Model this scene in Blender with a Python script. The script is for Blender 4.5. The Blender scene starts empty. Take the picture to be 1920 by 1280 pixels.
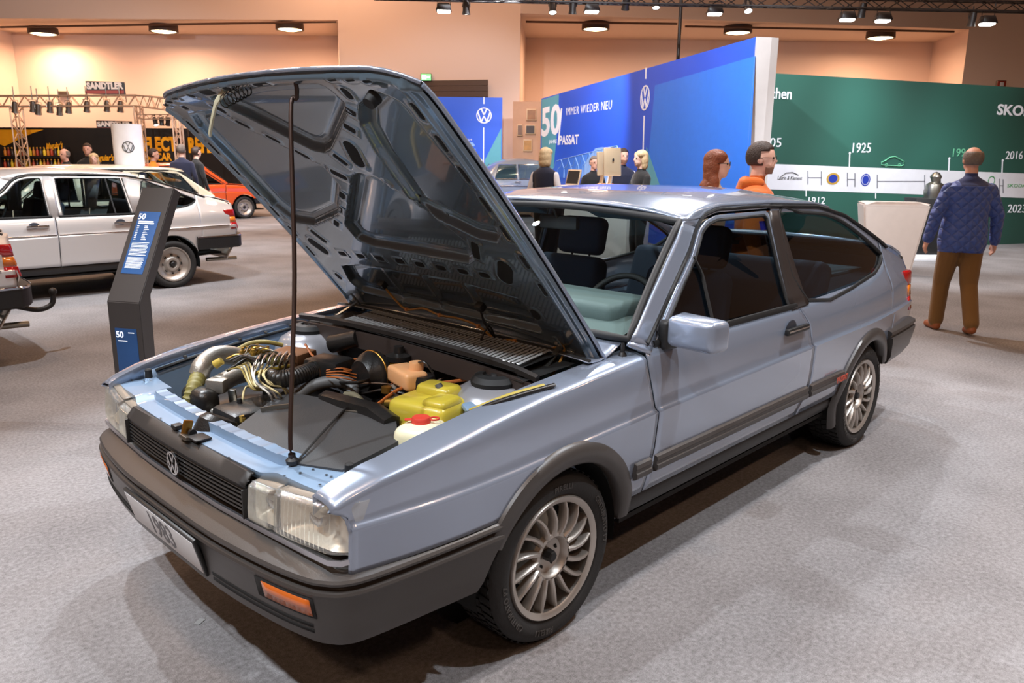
import bpy, bmesh, math, random
from mathutils import Vector, Matrix
random.seed(7)
S = bpy.context.scene
COL = S.collection
V = Vector

# ------------------------------------------------------------------ camera
CAM = V((-1.7484, -2.3053, 1.5248)); YAW, PITCH, ROLL, FPX = 0.76909, 0.22671, 0.00999, 1462.36
_f = V((math.cos(YAW)*math.cos(PITCH), math.sin(YAW)*math.cos(PITCH), -math.sin(PITCH)))
_r = _f.cross(V((0, 0, 1))).normalized(); _u = _r.cross(_f)
CR = _r*math.cos(ROLL)+_u*math.sin(ROLL); CU = -_r*math.sin(ROLL)+_u*math.cos(ROLL)
EF = V((math.cos(YAW), math.sin(YAW), 0)); ER = V((math.sin(YAW), -math.cos(YAW), 0))
cam = bpy.data.cameras.new('camera'); camo = bpy.data.objects.new('camera', cam); COL.objects.link(camo)
camo.matrix_world = Matrix(((CR.x, CU.x, -_f.x, CAM.x), (CR.y, CU.y, -_f.y, CAM.y), (CR.z, CU.z, -_f.z, CAM.z), (0, 0, 0, 1)))
cam.sensor_width = 36; cam.lens = FPX/1920*36; cam.clip_start = .05; cam.clip_end = 300
cam.dof.use_dof = True; cam.dof.focus_distance = 2.9; cam.dof.aperture_fstop = 9.0
S.camera = camo
def ray(px, py):
    return _f+CR*((px-960)/FPX)-CU*((py-640)/FPX)
def at(px, py, d):                       # the point of a pixel's ray at ground distance d along the view
    r = ray(px, py); return CAM+r*(d/r.dot(EF))
def onz(px, py, z):
    r = ray(px, py); return CAM+r*((z-CAM.z)/r.z)
def hp(r, d, z): return V((CAM.x, CAM.y, 0))+ER*r+EF*d+V((0, 0, z))
def rd(p): q = p-CAM; return q.dot(ER), q.dot(EF)

# ------------------------------------------------------------------ world, exposure
S.view_settings.view_transform = 'Standard'; S.view_settings.look = 'None'
S.view_settings.gamma = 1; S.view_settings.use_curve_mapping = False
S.view_settings.exposure = 0.0
w = bpy.data.worlds.new('hall_air'); S.world = w; w.use_nodes = True
w.node_tree.nodes['Background'].inputs[0].default_value = (1, .52, .31, 1)
w.node_tree.nodes['Background'].inputs[1].default_value = .10

# ------------------------------------------------------------------ lights of the hall
def aim(o, p, tgt):
    o.location = p; o.rotation_euler = (V(tgt)-V(p)).to_track_quat('-Z', 'Y').to_euler()
def spot(p, tgt, power, col, deg=60, blend=.35, size=.06):
    l = bpy.data.lights.new('stand_and_fill_spot', 'SPOT'); l.energy = power; l.color = col
    l.spot_size = math.radians(deg); l.spot_blend = blend; l.shadow_soft_size = size
    o = bpy.data.objects.new('stand_and_fill_spot', l); COL.objects.link(o); aim(o, p, tgt); return o
def disc(p, size, power, col, tgt=None, spread=180):
    l = bpy.data.lights.new('hall_lamp_light', 'AREA'); l.shape = 'DISK'; l.size = size; l.energy = power; l.color = col
    l.spread = math.radians(spread)
    o = bpy.data.objects.new('hall_lamp_light', l); COL.objects.link(o); aim(o, p, tgt or (p[0], p[1], 0)); return o
COOL = (.86, .93, 1.0); WARM = (1.0, .60, .38)
# cool stand spots on the trusses over and around the blue car
for p, t, e, dg in [((-.3, 3.4, 5.2), (.2, .2, .8), 900, 64), ((1.9, 3.6, 5.2), (1.6, .3, .8), 800, 64),
                    ((-3.2, .9, 5.2), (-.4, -.1, .7), 800, 60), ((-2.9, -1.5, 5.2), (.1, -.5, .5), 700, 62),
                    ((3.6, -1.7, 5.2), (1.8, -.6, .6), 800, 66), ((1.0, -2.9, 5.2), (1.4, -1.8, 0), 620, 72),
                    ((5.2, 1.6, 5.2), (3.0, 0, .6), 700, 66)]:
    spot(p, t, e*.90, COOL, dg)
for p, t, e, dg in [((.2, 5.0, 5.2), (.2, 8.3, .6), 1100, 76), ((3.6, 5.6, 5.2), (2.2, 8.6, .6), 1100, 76), ((-.8, 2.9, 5.2), (-1.4, 5.2, .6), 700, 70),
                    ((4.2, 11.0, 5.2), (3.6, 12.5, .6), 900, 80), ((7.2, 3.0, 5.2), (6.8, 1.0, .6), 900, 76), ((8.3, 7.6, 5.0), (8.2, 9.8, 1), 900, 80),
                    ((9.6, 3.0, 5.0), (12.6, 4.4, 1.4), 1000, 80), ((10.5, .3, 5.0), (13.8, 1.6, 1.5), 900, 80), ((5.6, 3.4, 5.2), (10.0, 5.2, 2.0), 2200, 80), ((9.4, 9.0, 5.0), (13.6, 10.2, 2.0), 1500, 80), ((9.6, 10.6, 5.0), (13.6, 15.0, 2.0), 1000, 70),
                    ((1.0, 14.5, 5.2), (3.0, 19.5, 2.8), 1500, 80), ((4.6, 12.6, 5.2), (7.0, 16.5, 2.4), 1100, 80), ((8.6, -.6, 5.0), (11.4, 1.8, .8), 1100, 70), ((6.2, 12.4, 5.2), (8.0, 16.8, .6), 1300, 70)]:
    spot(p, t, e*.85, COOL, dg, .5)  # several are added fill spots that brighten the counter, blue wall and signs
# warm lamps of the hall ceiling (the fittings are built further down)
HALL = [(x, y) for x in (-9, -2, 5, 12) for y in (-9, -2, 5, 12, 19)]
for x, y in HALL: disc((x, y, 9.62), .8, 110 if x*.72+y*.70 < 9 else 270, WARM)

# ------------------------------------------------------------------ materials
MATS = {}
def srgb(c):
    return tuple((x/12.92 if x <= .04045 else ((x+.055)/1.055)**2.4) for x in [v/255 for v in c])
def mat(name, rgb, rough=.5, metal=0., coat=0., bump=0., bscale=60., vary=.06, vscale=8., emit=0., spec=.5, trans=0., sheen=0.):
    if name in MATS: return MATS[name]
    m = bpy.data.materials.new(name); m.use_nodes = True; nt = m.node_tree; b = nt.nodes['Principled BSDF']
    lin = srgb(rgb)
    b.inputs['Roughness'].default_value = rough; b.inputs['Metallic'].default_value = metal
    b.inputs['Coat Weight'].default_value = coat; b.inputs['Coat Roughness'].default_value = .04
    b.inputs['Specular IOR Level'].default_value = spec
    if sheen: b.inputs['Sheen Weight'].default_value = sheen
    if trans:
        b.inputs['Subsurface Weight'].default_value = trans; b.inputs['Subsurface Radius'].default_value = (.02, .015, .01)
    tc = nt.nodes.new('ShaderNodeTexCoord'); n = nt.nodes.new('ShaderNodeTexNoise'); n.inputs['Scale'].default_value = vscale
    n.inputs['Detail'].default_value = 3
    nt.links.new(tc.outputs['Object'], n.inputs['Vector'])
    r = nt.nodes.new('ShaderNodeMix'); r.data_type = 'RGBA'
    r.inputs[6].default_value = tuple(max(0, c*(1-vary)) for c in lin)+(1,); r.inputs[7].default_value = tuple(min(1, c*(1+vary)) for c in lin)+(1,)
    nt.links.new(n.outputs['Fac'], r.inputs[0]); nt.links.new(r.outputs[2], b.inputs['Base Color'])
    if bump:
        n2 = nt.nodes.new('ShaderNodeTexNoise'); n2.inputs['Scale'].default_value = bscale; n2.inputs['Detail'].default_value = 2
        nt.links.new(tc.outputs['Object'], n2.inputs['Vector'])
        bp = nt.nodes.new('ShaderNodeBump'); bp.inputs['Strength'].default_value = bump; bp.inputs['Distance'].default_value = .01
        nt.links.new(n2.outputs['Fac'], bp.inputs['Height']); nt.links.new(bp.outputs['Normal'], b.inputs['Normal'])
    if emit:
        nt.links.new(r.outputs[2], b.inputs['Emission Color']); b.inputs['Emission Strength'].default_value = emit
    MATS[name] = m; return m
def glass(name, tint=(.8, .88, .88), rough=.0, refl=1.0):
    if name in MATS: return MATS[name]
    m = bpy.data.materials.new(name); m.use_nodes = True; nt = m.node_tree; nt.nodes.clear()
    o = nt.nodes.new('ShaderNodeOutputMaterial'); t = nt.nodes.new('ShaderNodeBsdfTransparent'); g = nt.nodes.new('ShaderNodeBsdfGlossy')
    t.inputs[0].default_value = tint+(1,); g.inputs['Roughness'].default_value = rough; g.inputs[0].default_value = (1, 1, 1, 1)
    lw = nt.nodes.new('ShaderNodeLayerWeight'); lw.inputs[0].default_value = .5
    pw = nt.nodes.new('ShaderNodeMath'); pw.operation = 'POWER'; pw.inputs[1].default_value = 4.5; nt.links.new(lw.outputs['Facing'], pw.inputs[0])
    mu = nt.nodes.new('ShaderNodeMath'); mu.operation = 'MULTIPLY_ADD'; mu.inputs[1].default_value = .9; mu.inputs[2].default_value = .05*refl; nt.links.new(pw.outputs[0], mu.inputs[0])
    mx = nt.nodes.new('ShaderNodeMixShader'); nt.links.new(mu.outputs[0], mx.inputs[0])
    nt.links.new(t.outputs[0], mx.inputs[1]); nt.links.new(g.outputs[0], mx.inputs[2]); nt.links.new(mx.outputs[0], o.inputs[0])
    MATS[name] = m; return m
def paint(name, rgb, metal=.55, rough=.34):
    m = mat(name, rgb, rough, metal, 1.0, vary=.02, vscale=3)
    return m

# ------------------------------------------------------------------ mesh helpers
def link(o, parent=None):
    COL.objects.link(o)
    if parent is not None: o.parent = parent
    return o
def mob(name, vs, fs, m, parent=None, smooth=40, mi=None, solid=0., off=-1., loc=None, rot=None):
    me = bpy.data.meshes.new(name); me.from_pydata([tuple(v) for v in vs], [], fs)
    ms = m if isinstance(m, (list, tuple)) else [m]
    for x in ms: me.materials.append(x)
    if mi: me.polygons.foreach_set('material_index', mi)
    if smooth:
        me.shade_smooth()
        if smooth < 180: me.set_sharp_from_angle(angle=math.radians(smooth))
    me.update()
    o = bpy.data.objects.new(name, me); link(o, parent)
    if loc is not None: o.location = loc
    if rot is not None: o.rotation_euler = rot
    if solid:
        s = o.modifiers.new('thickness', 'SOLIDIFY'); s.thickness = solid; s.offset = off
    return o
def bmob(name, bm, m, parent=None, smooth=40, **k):
    bm.verts.ensure_lookup_table(); bm.verts.index_update()
    vs = [v.co.copy() for v in bm.verts]; fs = [[v.index for v in f.verts] for f in bm.faces]; mi = [f.material_index for f in bm.faces]
    bm.free(); return mob(name, vs, fs, m, parent, smooth, mi=mi, **k)
def empty(name, loc=(0, 0, 0), rz=0, parent=None):
    o = bpy.data.objects.new(name, None); link(o, parent); o.location = loc; o.rotation_euler = (0, 0, rz); o.empty_display_size = .2; return o
def tag(o, label=None, cat=None, group=None, kind=None):
    if label: o['label'] = label
    if cat: o['category'] = cat
    if group: o['group'] = group
    if kind: o['kind'] = kind
    return o
def addbox(bm, c, s, rot=None, bev=0., seg=2, mi=0):
    r = bmesh.ops.create_cube(bm, size=1.0); vs = r['verts']
    for v in vs: v.co = V((v.co.x*s[0], v.co.y*s[1], v.co.z*s[2]))
    fs = set(f for v in vs for f in v.link_faces)
    if bev:
        es = list(set(e for v in vs for e in v.link_edges))
        rb = bmesh.ops.bevel(bm, geom=es, offset=bev, segments=seg, affect='EDGES', profile=.5)
        fs = set(rb['faces']) | set(f for f in fs if f.is_valid)
        vs = list(set(v for f in fs for v in f.verts))
    M = Matrix.Translation(V(c)) @ (rot.to_matrix().to_4x4() if rot is not None else Matrix())
    for v in vs: v.co = M @ v.co
    for f in fs: f.material_index = mi
    return vs
from mathutils import Euler
def box(name, c, s, m, parent=None, bev=.004, rot=None, seg=2, smooth=40):
    bm = bmesh.new(); addbox(bm, (0, 0, 0), s, None, bev, seg)
    o = bmob(name, bm, m, parent, smooth); o.location = c
    if rot is not None: o.rotation_euler = rot
    return o
def catmull(P, n=6, closed=False):
    P = [V(p) for p in P]
    if len(P) < 3: return P
    out = []; N = len(P); rng = range(N) if closed else range(N-1)
    for i in rng:
        p1, p2 = P[i], P[(i+1) % N]
        p0 = P[i-1] if (i > 0 or closed) else p1*2-p2
        p3 = P[(i+2) % N] if (i+2 < N or closed) else p2*2-p1
        for k in range(n):
            t = k/n
            out.append(.5*((2*p1)+(p2-p0)*t+(2*p0-5*p1+4*p2-p3)*t*t+(3*p1-p0-3*p2+p3)*t**3))
    if not closed: out.append(P[-1])
    return out
def sweep(P, prof, closed=False, up=(0, 0, 1), caps=True):
    """sweep a 2d profile (side, up) along points; returns verts, faces"""
    P = [V(p) for p in P]; N = len(P); K = len(prof); vs = []; fs = []
    up = V(up)
    for i in range(N):
        a = P[i-1] if (i > 0 or closed) else P[i]; b = P[(i+1) % N] if (i < N-1 or closed) else P[i]
        t = (b-a).normalized(); s = t.cross(up)
        if s.length < 1e-4: s = t.cross(V((1, 0, 0)))
        s.normalize(); uu = s.cross(t)
        for (x, y) in prof: vs.append(P[i]+s*x+uu*y)
    for i in range(N if closed else N-1):
        for k in range(K):
            a = i*K+k; b = i*K+(k+1) % K; j = (i+1) % N
            fs.append([a, b, j*K+(k+1) % K, j*K+k])
    if caps and not closed:
        fs.append(list(range(K))[::-1]); fs.append([(N-1)*K+k for k in range(K)])
    return vs, fs
def circ(r, n=8, r2=None): return [(r*math.cos(2*math.pi*k/n), (r2 or r)*math.sin(2*math.pi*k/n)) for k in range(n)]
def tube(name, P, r, m, parent=None, n=8, sm=5, closed=False, r2=None, up=(0, 0, 1)):
    Q = catmull(P, sm, closed) if sm > 1 else [V(p) for p in P]
    vs, fs = sweep(Q, circ(r, n, r2), closed, up); return mob(name, vs, fs, m, parent, 60)
def lathe(prof, n=24, axis='z'):
    """prof: (radius, height) list -> verts, faces"""
    vs = []; fs = []; K = len(prof)
    for i in range(n):
        a = 2*math.pi*i/n
        for r, h in prof:
            p = (r*math.cos(a), r*math.sin(a), h)
            vs.append(p if axis == 'z' else ((p[0], p[2], p[1]) if axis == 'y' else (p[2], p[0], p[1])))
    for i in range(n):
        j = (i+1) % n
        for k in range(K-1):
            f = [i*K+k, j*K+k, j*K+k+1, i*K+k+1]
            if axis == 'y': f = f[::-1]
            fs.append(f)
    return vs, fs
def turned(name, prof, m, parent=None, n=24, axis='z', loc=None, rot=None, smooth=35):
    vs, fs = lathe(prof, n, axis); return mob(name, vs, fs, m, parent, smooth, loc=loc, rot=rot)
def prism(name, poly, axis, d0, d1, m, parent=None, smooth=30, bev=0.):
    """extrude a 2d polygon: axis 'y' -> poly is (x,z); 'x' -> (y,z); 'z' -> (x,y)"""
    def P(q, d): return {'y': (q[0], d, q[1]), 'x': (d, q[0], q[1]), 'z': (q[0], q[1], d)}[axis]
    n = len(poly); bm = bmesh.new()
    a = [bm.verts.new(P(q, d0)) for q in poly]; b = [bm.verts.new(P(q, d1)) for q in poly]
    bm.faces.new(a); bm.faces.new(b[::-1])
    for i in range(n): bm.faces.new([a[i], b[i], b[(i+1) % n], a[(i+1) % n]])
    bmesh.ops.recalc_face_normals(bm, faces=bm.faces[:])
    if bev: bmesh.ops.bevel(bm, geom=bm.edges[:], offset=bev, segments=2, affect='EDGES', profile=.5)
    return bmob(name, bm, m, parent, smooth)
def grid(name, f, nu, nv, m, parent=None, smooth=60, solid=0., off=-1., flip=False):
    vs = [f(i/nu, j/nv) for j in range(nv+1) for i in range(nu+1)]; fs = []
    for j in range(nv):
        for i in range(nu):
            a = j*(nu+1)+i; q = [a, a+1, a+nu+2, a+nu+1]; fs.append(q[::-1] if flip else q)
    return mob(name, vs, fs, m, parent, smooth, solid=solid, off=off)
def text(name, s, size, m, parent=None, M=None, ext=.002, align='CENTER', sx=1., shear=0., bold=0., sp=1.):
    """lettering lying in local xy, turned into a mesh, placed by matrix M"""
    c = bpy.data.curves.new(name, 'FONT'); c.body = s; c.size = size; c.extrude = ext; c.align_x = align; c.align_y = 'CENTER'; c.shear = shear
    c.offset = bold; c.space_character = sp; c.resolution_u = 3
    o = bpy.data.objects.new(name, c); COL.objects.link(o)
    me = bpy.data.meshes.new_from_object(o.evaluated_get(bpy.context.evaluated_depsgraph_get())); bpy.data.objects.remove(o)
    me.name = name
    for v in me.vertices: v.co.x *= sx
    me.materials.clear(); me.materials.append(m)
    o = bpy.data.objects.new(name, me); link(o, parent)
    if M is not None: o.matrix_local = M
    return o
def frame(p, xd, yd):
    """matrix with origin p, local x along xd, local y along yd"""
    x = V(xd).normalized(); z = x.cross(V(yd)).normalized(); y = z.cross(x)
    return Matrix(((x.x, y.x, z.x, p[0]), (x.y, y.y, z.y, p[1]), (x.z, y.z, z.z, p[2]), (0, 0, 0, 1)))
def copytree(o, parent=None):
    c = o.copy(); link(c, parent)
    for ch in list(o.children): copytree(ch, c)
    return c
def lerp(x, T):
    if x <= T[0][0]: return T[0][1]
    for (a, b), (c, d) in zip(T, T[1:]):
        if x <= c: return b+(d-b)*(x-a)/(c-a)
    return T[-1][1]
def sstep(a, b, x):
    t = max(0., min(1., (x-a)/(b-a))); return t*t*(3-2*t)

# shared materials
BLACK = mat('black_plastic', (26, 26, 27), .5, bump=.05, bscale=300)
RUBBER = mat('black_rubber', (20, 20, 21), .65)
DARK = mat('dark_void', (8, 8, 8), .8)  # near-black that paints the shade inside holes, slots and hollows
TRIM = mat('charcoal_trim', (64, 60, 58), .36, bump=.06, bscale=400)
CHROME = mat('chrome', (215, 215, 215), .12, 1.)
STEEL = mat('zinc_steel', (160, 158, 150), .35, 1.)
ALU = mat('cast_aluminium', (176, 172, 164), .42, .85, bump=.15, bscale=180)
WHITE = mat('white_gloss', (232, 232, 234), .35)
GLASS = glass('window_glass')
GLASS_S = glass('side_window_glass', (.34, .41, .43), .0, 1.5)
GLASS_D = glass('tinted_window_glass', (.55, .64, .66))
# ================================================================== the hall
def surf(name, pts, m, kind='structure'):
    o = mob(name, pts, [list(range(len(pts)))], m, None, 0); tag(o, kind=kind); return o
def carpet():
    m = bpy.data.materials.new('grey_carpet'); m.use_nodes = True; nt = m.node_tree; b = nt.nodes['Principled BSDF']
    b.inputs['Roughness'].default_value = .95; b.inputs['Specular IOR Level'].default_value = .15
    tc = nt.nodes.new('ShaderNodeTexCoord')
    def noise(s, d):
        n = nt.nodes.new('ShaderNodeTexNoise'); n.inputs['Scale'].default_value = s; n.inputs['Detail'].default_value = d
        nt.links.new(tc.outputs['Object'], n.inputs['Vector']); return n
    a, c, e = noise(260, 3), noise(60, 4), noise(1.3, 3)
    r = nt.nodes.new('ShaderNodeValToRGB'); r.color_ramp.elements[0].position = .36; r.color_ramp.elements[1].position = .66
    r.color_ramp.elements[0].color = srgb((102, 98, 98))+(1,); r.color_ramp.elements[1].color = srgb((160, 157, 158))+(1,)
    mx = nt.nodes.new('ShaderNodeMix'); mx.data_type = 'FLOAT'; mx.inputs[0].default_value = .5
    nt.links.new(a.outputs['Fac'], mx.inputs[2]); nt.links.new(c.outputs['Fac'], mx.inputs[3])
    m2 = nt.nodes.new('ShaderNodeMix'); m2.data_type = 'FLOAT'; m2.inputs[0].default_value = .3
    nt.links.new(mx.outputs[0], m2.inputs[2]); nt.links.new(e.outputs['Fac'], m2.inputs[3])
    nt.links.new(m2.outputs[0], r.inputs[0]); nt.links.new(r.outputs[0], b.inputs['Base Color'])
    bp = nt.nodes.new('ShaderNodeBump'); bp.inputs['Strength'].default_value = .5; bp.inputs['Distance'].default_value = .004
    nt.links.new(a.outputs['Fac'], bp.inputs['Height']); nt.links.new(bp.outputs['Normal'], b.inputs['Normal'])
    return m
surf('floor', [(-20, -20, 0), (45, -20, 0), (45, 45, 0), (-20, 45, 0)], carpet())
tape = box('floor_tape', onz(374, 1165, .0015), (.035, .022, .002), mat('grey_tape', (150, 150, 150), .5), None, 0, (0, 0, .5))
tag(tape, 'small scrap of pale grey tape on carpet before the blue car bumper', 'tape')

PEACH = mat('hall_wall_plaster', (228, 204, 190), .85, vary=.03, vscale=.4)
SOFF = mat('hall_soffit_plaster', (222, 200, 180), .85, vary=.03, vscale=.5)
DB = 30.0
ZC = at(300, 64, DB).z
def onzc(px, py): return onz(px, py, ZC)
BL = rd(onzc(300, 34))[1]                                  # depth of the front edge of the left soffit
L0, L1, L2 = at(-700, 64, DB), at(22, 64, DB), at(633, 60, DB)
def vert(p, z): return V((p.x, p.y, z))
def wallq(name, a, b, z0, z1, m=PEACH): return surf(name, [vert(a, z0), vert(b, z0), vert(b, z1), vert(a, z1)], m)
wallq('wall_back_left', L1, L2, 0, ZC)
l1f = onzc(-120, 34)
wallq('wall_left', l1f, L1, 0, 12)
kf0, kf1 = at(633, 34, BL), at(975, 25, BL)
surf('trim_1', [vert(l1f, ZC), vert(kf0, ZC), vert(L2, ZC), vert(L1, ZC)], SOFF)
wallq('wall_beam_left', l1f, kf0, ZC, 12)
R1, R2 = at(986, 56, DB), onzc(1750, 79)
fr0, fr1 = onzc(976, 25), onzc(1817, 55)
wallq('wall_column_side', L2, kf0, 0, ZC)
wallq('wall_column', kf0, fr0, 0, 12)
wallq('wall_recess_side', fr0, R1, 0, ZC)
wallq('wall_back_right', R1, R2, 0, ZC)
wallq('wall_recess_right', R2, fr1, 0, ZC)
wallq('wall_beam_right', fr0, fr1, ZC, 12)
fr2 = fr1+(fr1-R2)*.03+ER*12-EF*2
wallq('wall_right', fr1, fr2, 0, 12)
surf('trim_2', [vert(fr0, ZC), vert(fr1, ZC), vert(R2, ZC), vert(R1, ZC)], SOFF)
surf('ceiling', [(-20, -20, 10), (45, -20, 10), (45, 45, 10), (-20, 45, 10)][::-1], mat('hall_ceiling', (92, 82, 74), .9))
# rails on the soffits
RAIL = mat('brown_rail', (92, 62, 44), .6)
for (p, q) in [((0, 44), (630, 33)), ((986, 33), (1270, 37)), ((1285, 42), (1790, 52))]:
    o = tube('ceiling_rail', [onzc(*p)-V((0, 0, .12)), onzc(*q)-V((0, 0, .12))], .035, RAIL, None, 6, 1)
    tag(o, 'thin brown service rail under the soffit, %s' % {0: 'left of the broad column', 986: 'just right of the broad column', 1285: 'towards the right corner'}[p[0]], 'rail', 'rails under the soffit')
# warm round fittings on the soffits and on the hall ceiling
LAMPM = mat('lamp_housing', (70, 52, 42), .6); GLOW = mat('lamp_glow', (255, 226, 170), .4, emit=14, vary=0)
def round_lamp(p, r, label, group, h=.22):
    root = empty('round_ceiling_lamp', p); tag(root, label, 'lamp', group)
    turned('housing', [(0, .0), (r, .0), (r*1.02, -h), (r*.88, -h), (r*.86, -h*.9)], LAMPM, root, 28)
    turned('diffuser', [(r*.86, -h*.9), (r*.5, -h*1.08), (0, -h*1.14)], GLOW, root, 28)
    return root
for i, (px, py) in enumerate([(80, 52), (306, 47), (543, 43), (1117, 42), (1384, 49), (1652, 59)]):
    p = onzc(px, py)
    r = 24*rd(p)[1]/FPX
    round_lamp(p, r, ['warm round soffit lamp, %s' % k for k in ('leftmost above the racing parts sign', 'second from left above the dark stall', 'left of the broad column', 'just right of the broad column', 'above the white end of the slanted blue wall', 'rightmost above the green wall')][i], 'round soffit lamps')
    disc(V((p.x, p.y, ZC-.4)), r*1.6, 200, WARM)
for x, y in HALL:
    round_lamp(V((x, y, 9.98)), .4, 'warm round lamp on the high hall ceiling overhead', 'high hall ceiling lamps', .3)
# ================================================================== cars
ZCR = [(-.9, .640), (-.2, .648), (.5, .672), (1.78, .697), (3.3, .715)]
PW = [(.15, .77), (.28, .795), (.40, .825), (.52, .842), (.656, .851), (.667, .8365), (.78, .826), (.86, .806), (.90, .784), (1.32, .645), (1.45, .60)]
def Wd(x, z):
    dz = (lerp(x, ZCR)-.66)*max(0, min(1, (z-.35)/.3))*max(0, min(1, (1.05-z)/.25))
    w = lerp(z-dz, PW)
    if x < -.3: w -= .06*((-.3-x)/.5)**2
    if x > 2.3: w -= .07*((x-2.3)/1)**2
    return w
FT = [(-.83, .690), (-.80, .706), (-.75, .730), (-.66, .757), (-.48, .790), (-.28, .818), (-.05, .843), (.20, .862), (.50, .880)]   # fender top
DRIP = [(.40, .925), (.616, 1.08), (.841, 1.205), (.968, 1.288), (1.051, 1.321), (1.172, 1.341), (1.646, 1.340), (2.157, 1.322), (2.468, 1.264), (2.994, 1.085), (3.12, 1.055), (3.40, .975)]
DSH = [(.30, -.03), (.40, -.012), (.52, .012), (.66, .018), (.79, -.012), (.90, -.014)]             # bow of the front shut line
RSH = [(.30, -.08), (.40, -.06), (.49, .01), (.69, .0), (.80, -.03), (.90, -.12)]
def arch(x, cx, R, zc=.283):
    d = abs(x-cx); return zc+math.sqrt(max(0, R*R-d*d)) if d < R else -9
def colmesh(xs, lo, hi, nz, s, fx=None, zf=None):
    """side-panel columns: grid in (x,z) wrapped onto the body width"""
    vs = []; fs = []; n = len(xs); n1 = nz//2
    for x in xs:
        a, b = lo(x), hi(x); zk = lerp(x, ZCR); cl = lambda z: min(max(z, a), b)
        if a > .85: rows = [a+(b-a)*j/nz for j in range(nz+1)]
        else:
            c0, c1 = cl(zk-.009), cl(zk+.012)
            rows = [a+(c0-a)*j/n1 for j in range(n1)]+[c0, cl(zk-.004), cl(zk+.004), c1]; m_ = nz+1-len(rows); rows += [c1+(b-c1)*(j+1)/m_ for j in range(m_)]
        for z in rows:
            xx = fx(x, z) if fx else x
            vs.append((xx, s*Wd(xx, z), z))
    K = nz+1
    for i in range(n-1):
        for j in range(nz):
            q = [i*K+j, (i+1)*K+j, (i+1)*K+j+1, i*K+j+1]; fs.append(q if s < 0 else q[::-1])
    return vs, fs
def join(*parts, weld=True):
    vs = []; fs = []
    for a, b in parts:
        k = len(vs); vs += list(a); fs += [[i+k for i in f] for f in b]
    if weld:
        key = {}; mp = []; nv = []
        for p in vs:
            q = (round(p[0], 4), round(p[1], 4), round(p[2], 4))
            if q not in key: key[q] = len(nv); nv.append(p)
            mp.append(key[q])
        nf = []
        for f in fs:
            g = []
            for i in f:
                if mp[i] not in g: g.append(mp[i])
            if len(g) > 2: nf.append(g)
        vs, fs = nv, nf
    return vs, fs
def lin(a, b, n): return [a+(b-a)*i/n for i in range(n+1)]
def onside(P, s, out=0.):
    return [V((x, s*(Wd(x, z)+out), z)) for x, z in P]
def strip(A, B, s, n=4, out=0.):
    """surface between two (x,z) polylines with equal counts, on the body side"""
    vs = []; fs = []; K = n+1
    for (a, b) in zip(A, B):
        for j in range(K):
            t = j/n; x, z = a[0]+(b[0]-a[0])*t, a[1]+(b[1]-a[1])*t; vs.append((x, s*(Wd(x, z)+out), z))
    for i in range(len(A)-1):
        for j in range(n):
            q = [i*K+j, (i+1)*K+j, (i+1)*K+j+1, i*K+j+1]; fs.append(q if s > 0 else q[::-1])
    return vs, fs
def resamp(P, n):
    P = [V((a, b)) for a, b in P]; L = [0]
    for a, b in zip(P, P[1:]): L.append(L[-1]+(b-a).length)
    out = []
    for i in range(n+1):
        d = L[-1]*i/n
        for k in range(len(P)-1):
            if d <= L[k+1]+1e-9:
                t = (d-L[k])/max(1e-9, L[k+1]-L[k]); q = P[k]+(P[k+1]-P[k])*t; out.append((q.x, q.y)); break
    return out
def pane(name, P, s, m, parent, inset=.012, solid=0):
    """flat-ish glass: polygon (x,z) laid on the tumblehome"""
    vs = [V((x, s*(Wd(x, z)-inset), z)) for x, z in P]; n = len(vs)
    c = V((sum(v.x for v in vs)/n, sum(v.y for v in vs)/n, sum(v.z for v in vs)/n))
    c.y = s*(Wd(c.x, c.z)-inset)
    fs = [[n, i, (i+1) % n] if s < 0 else [n, (i+1) % n, i] for i in range(n)]
    return mob(name, vs+[c], fs, m, parent, 180)
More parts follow.
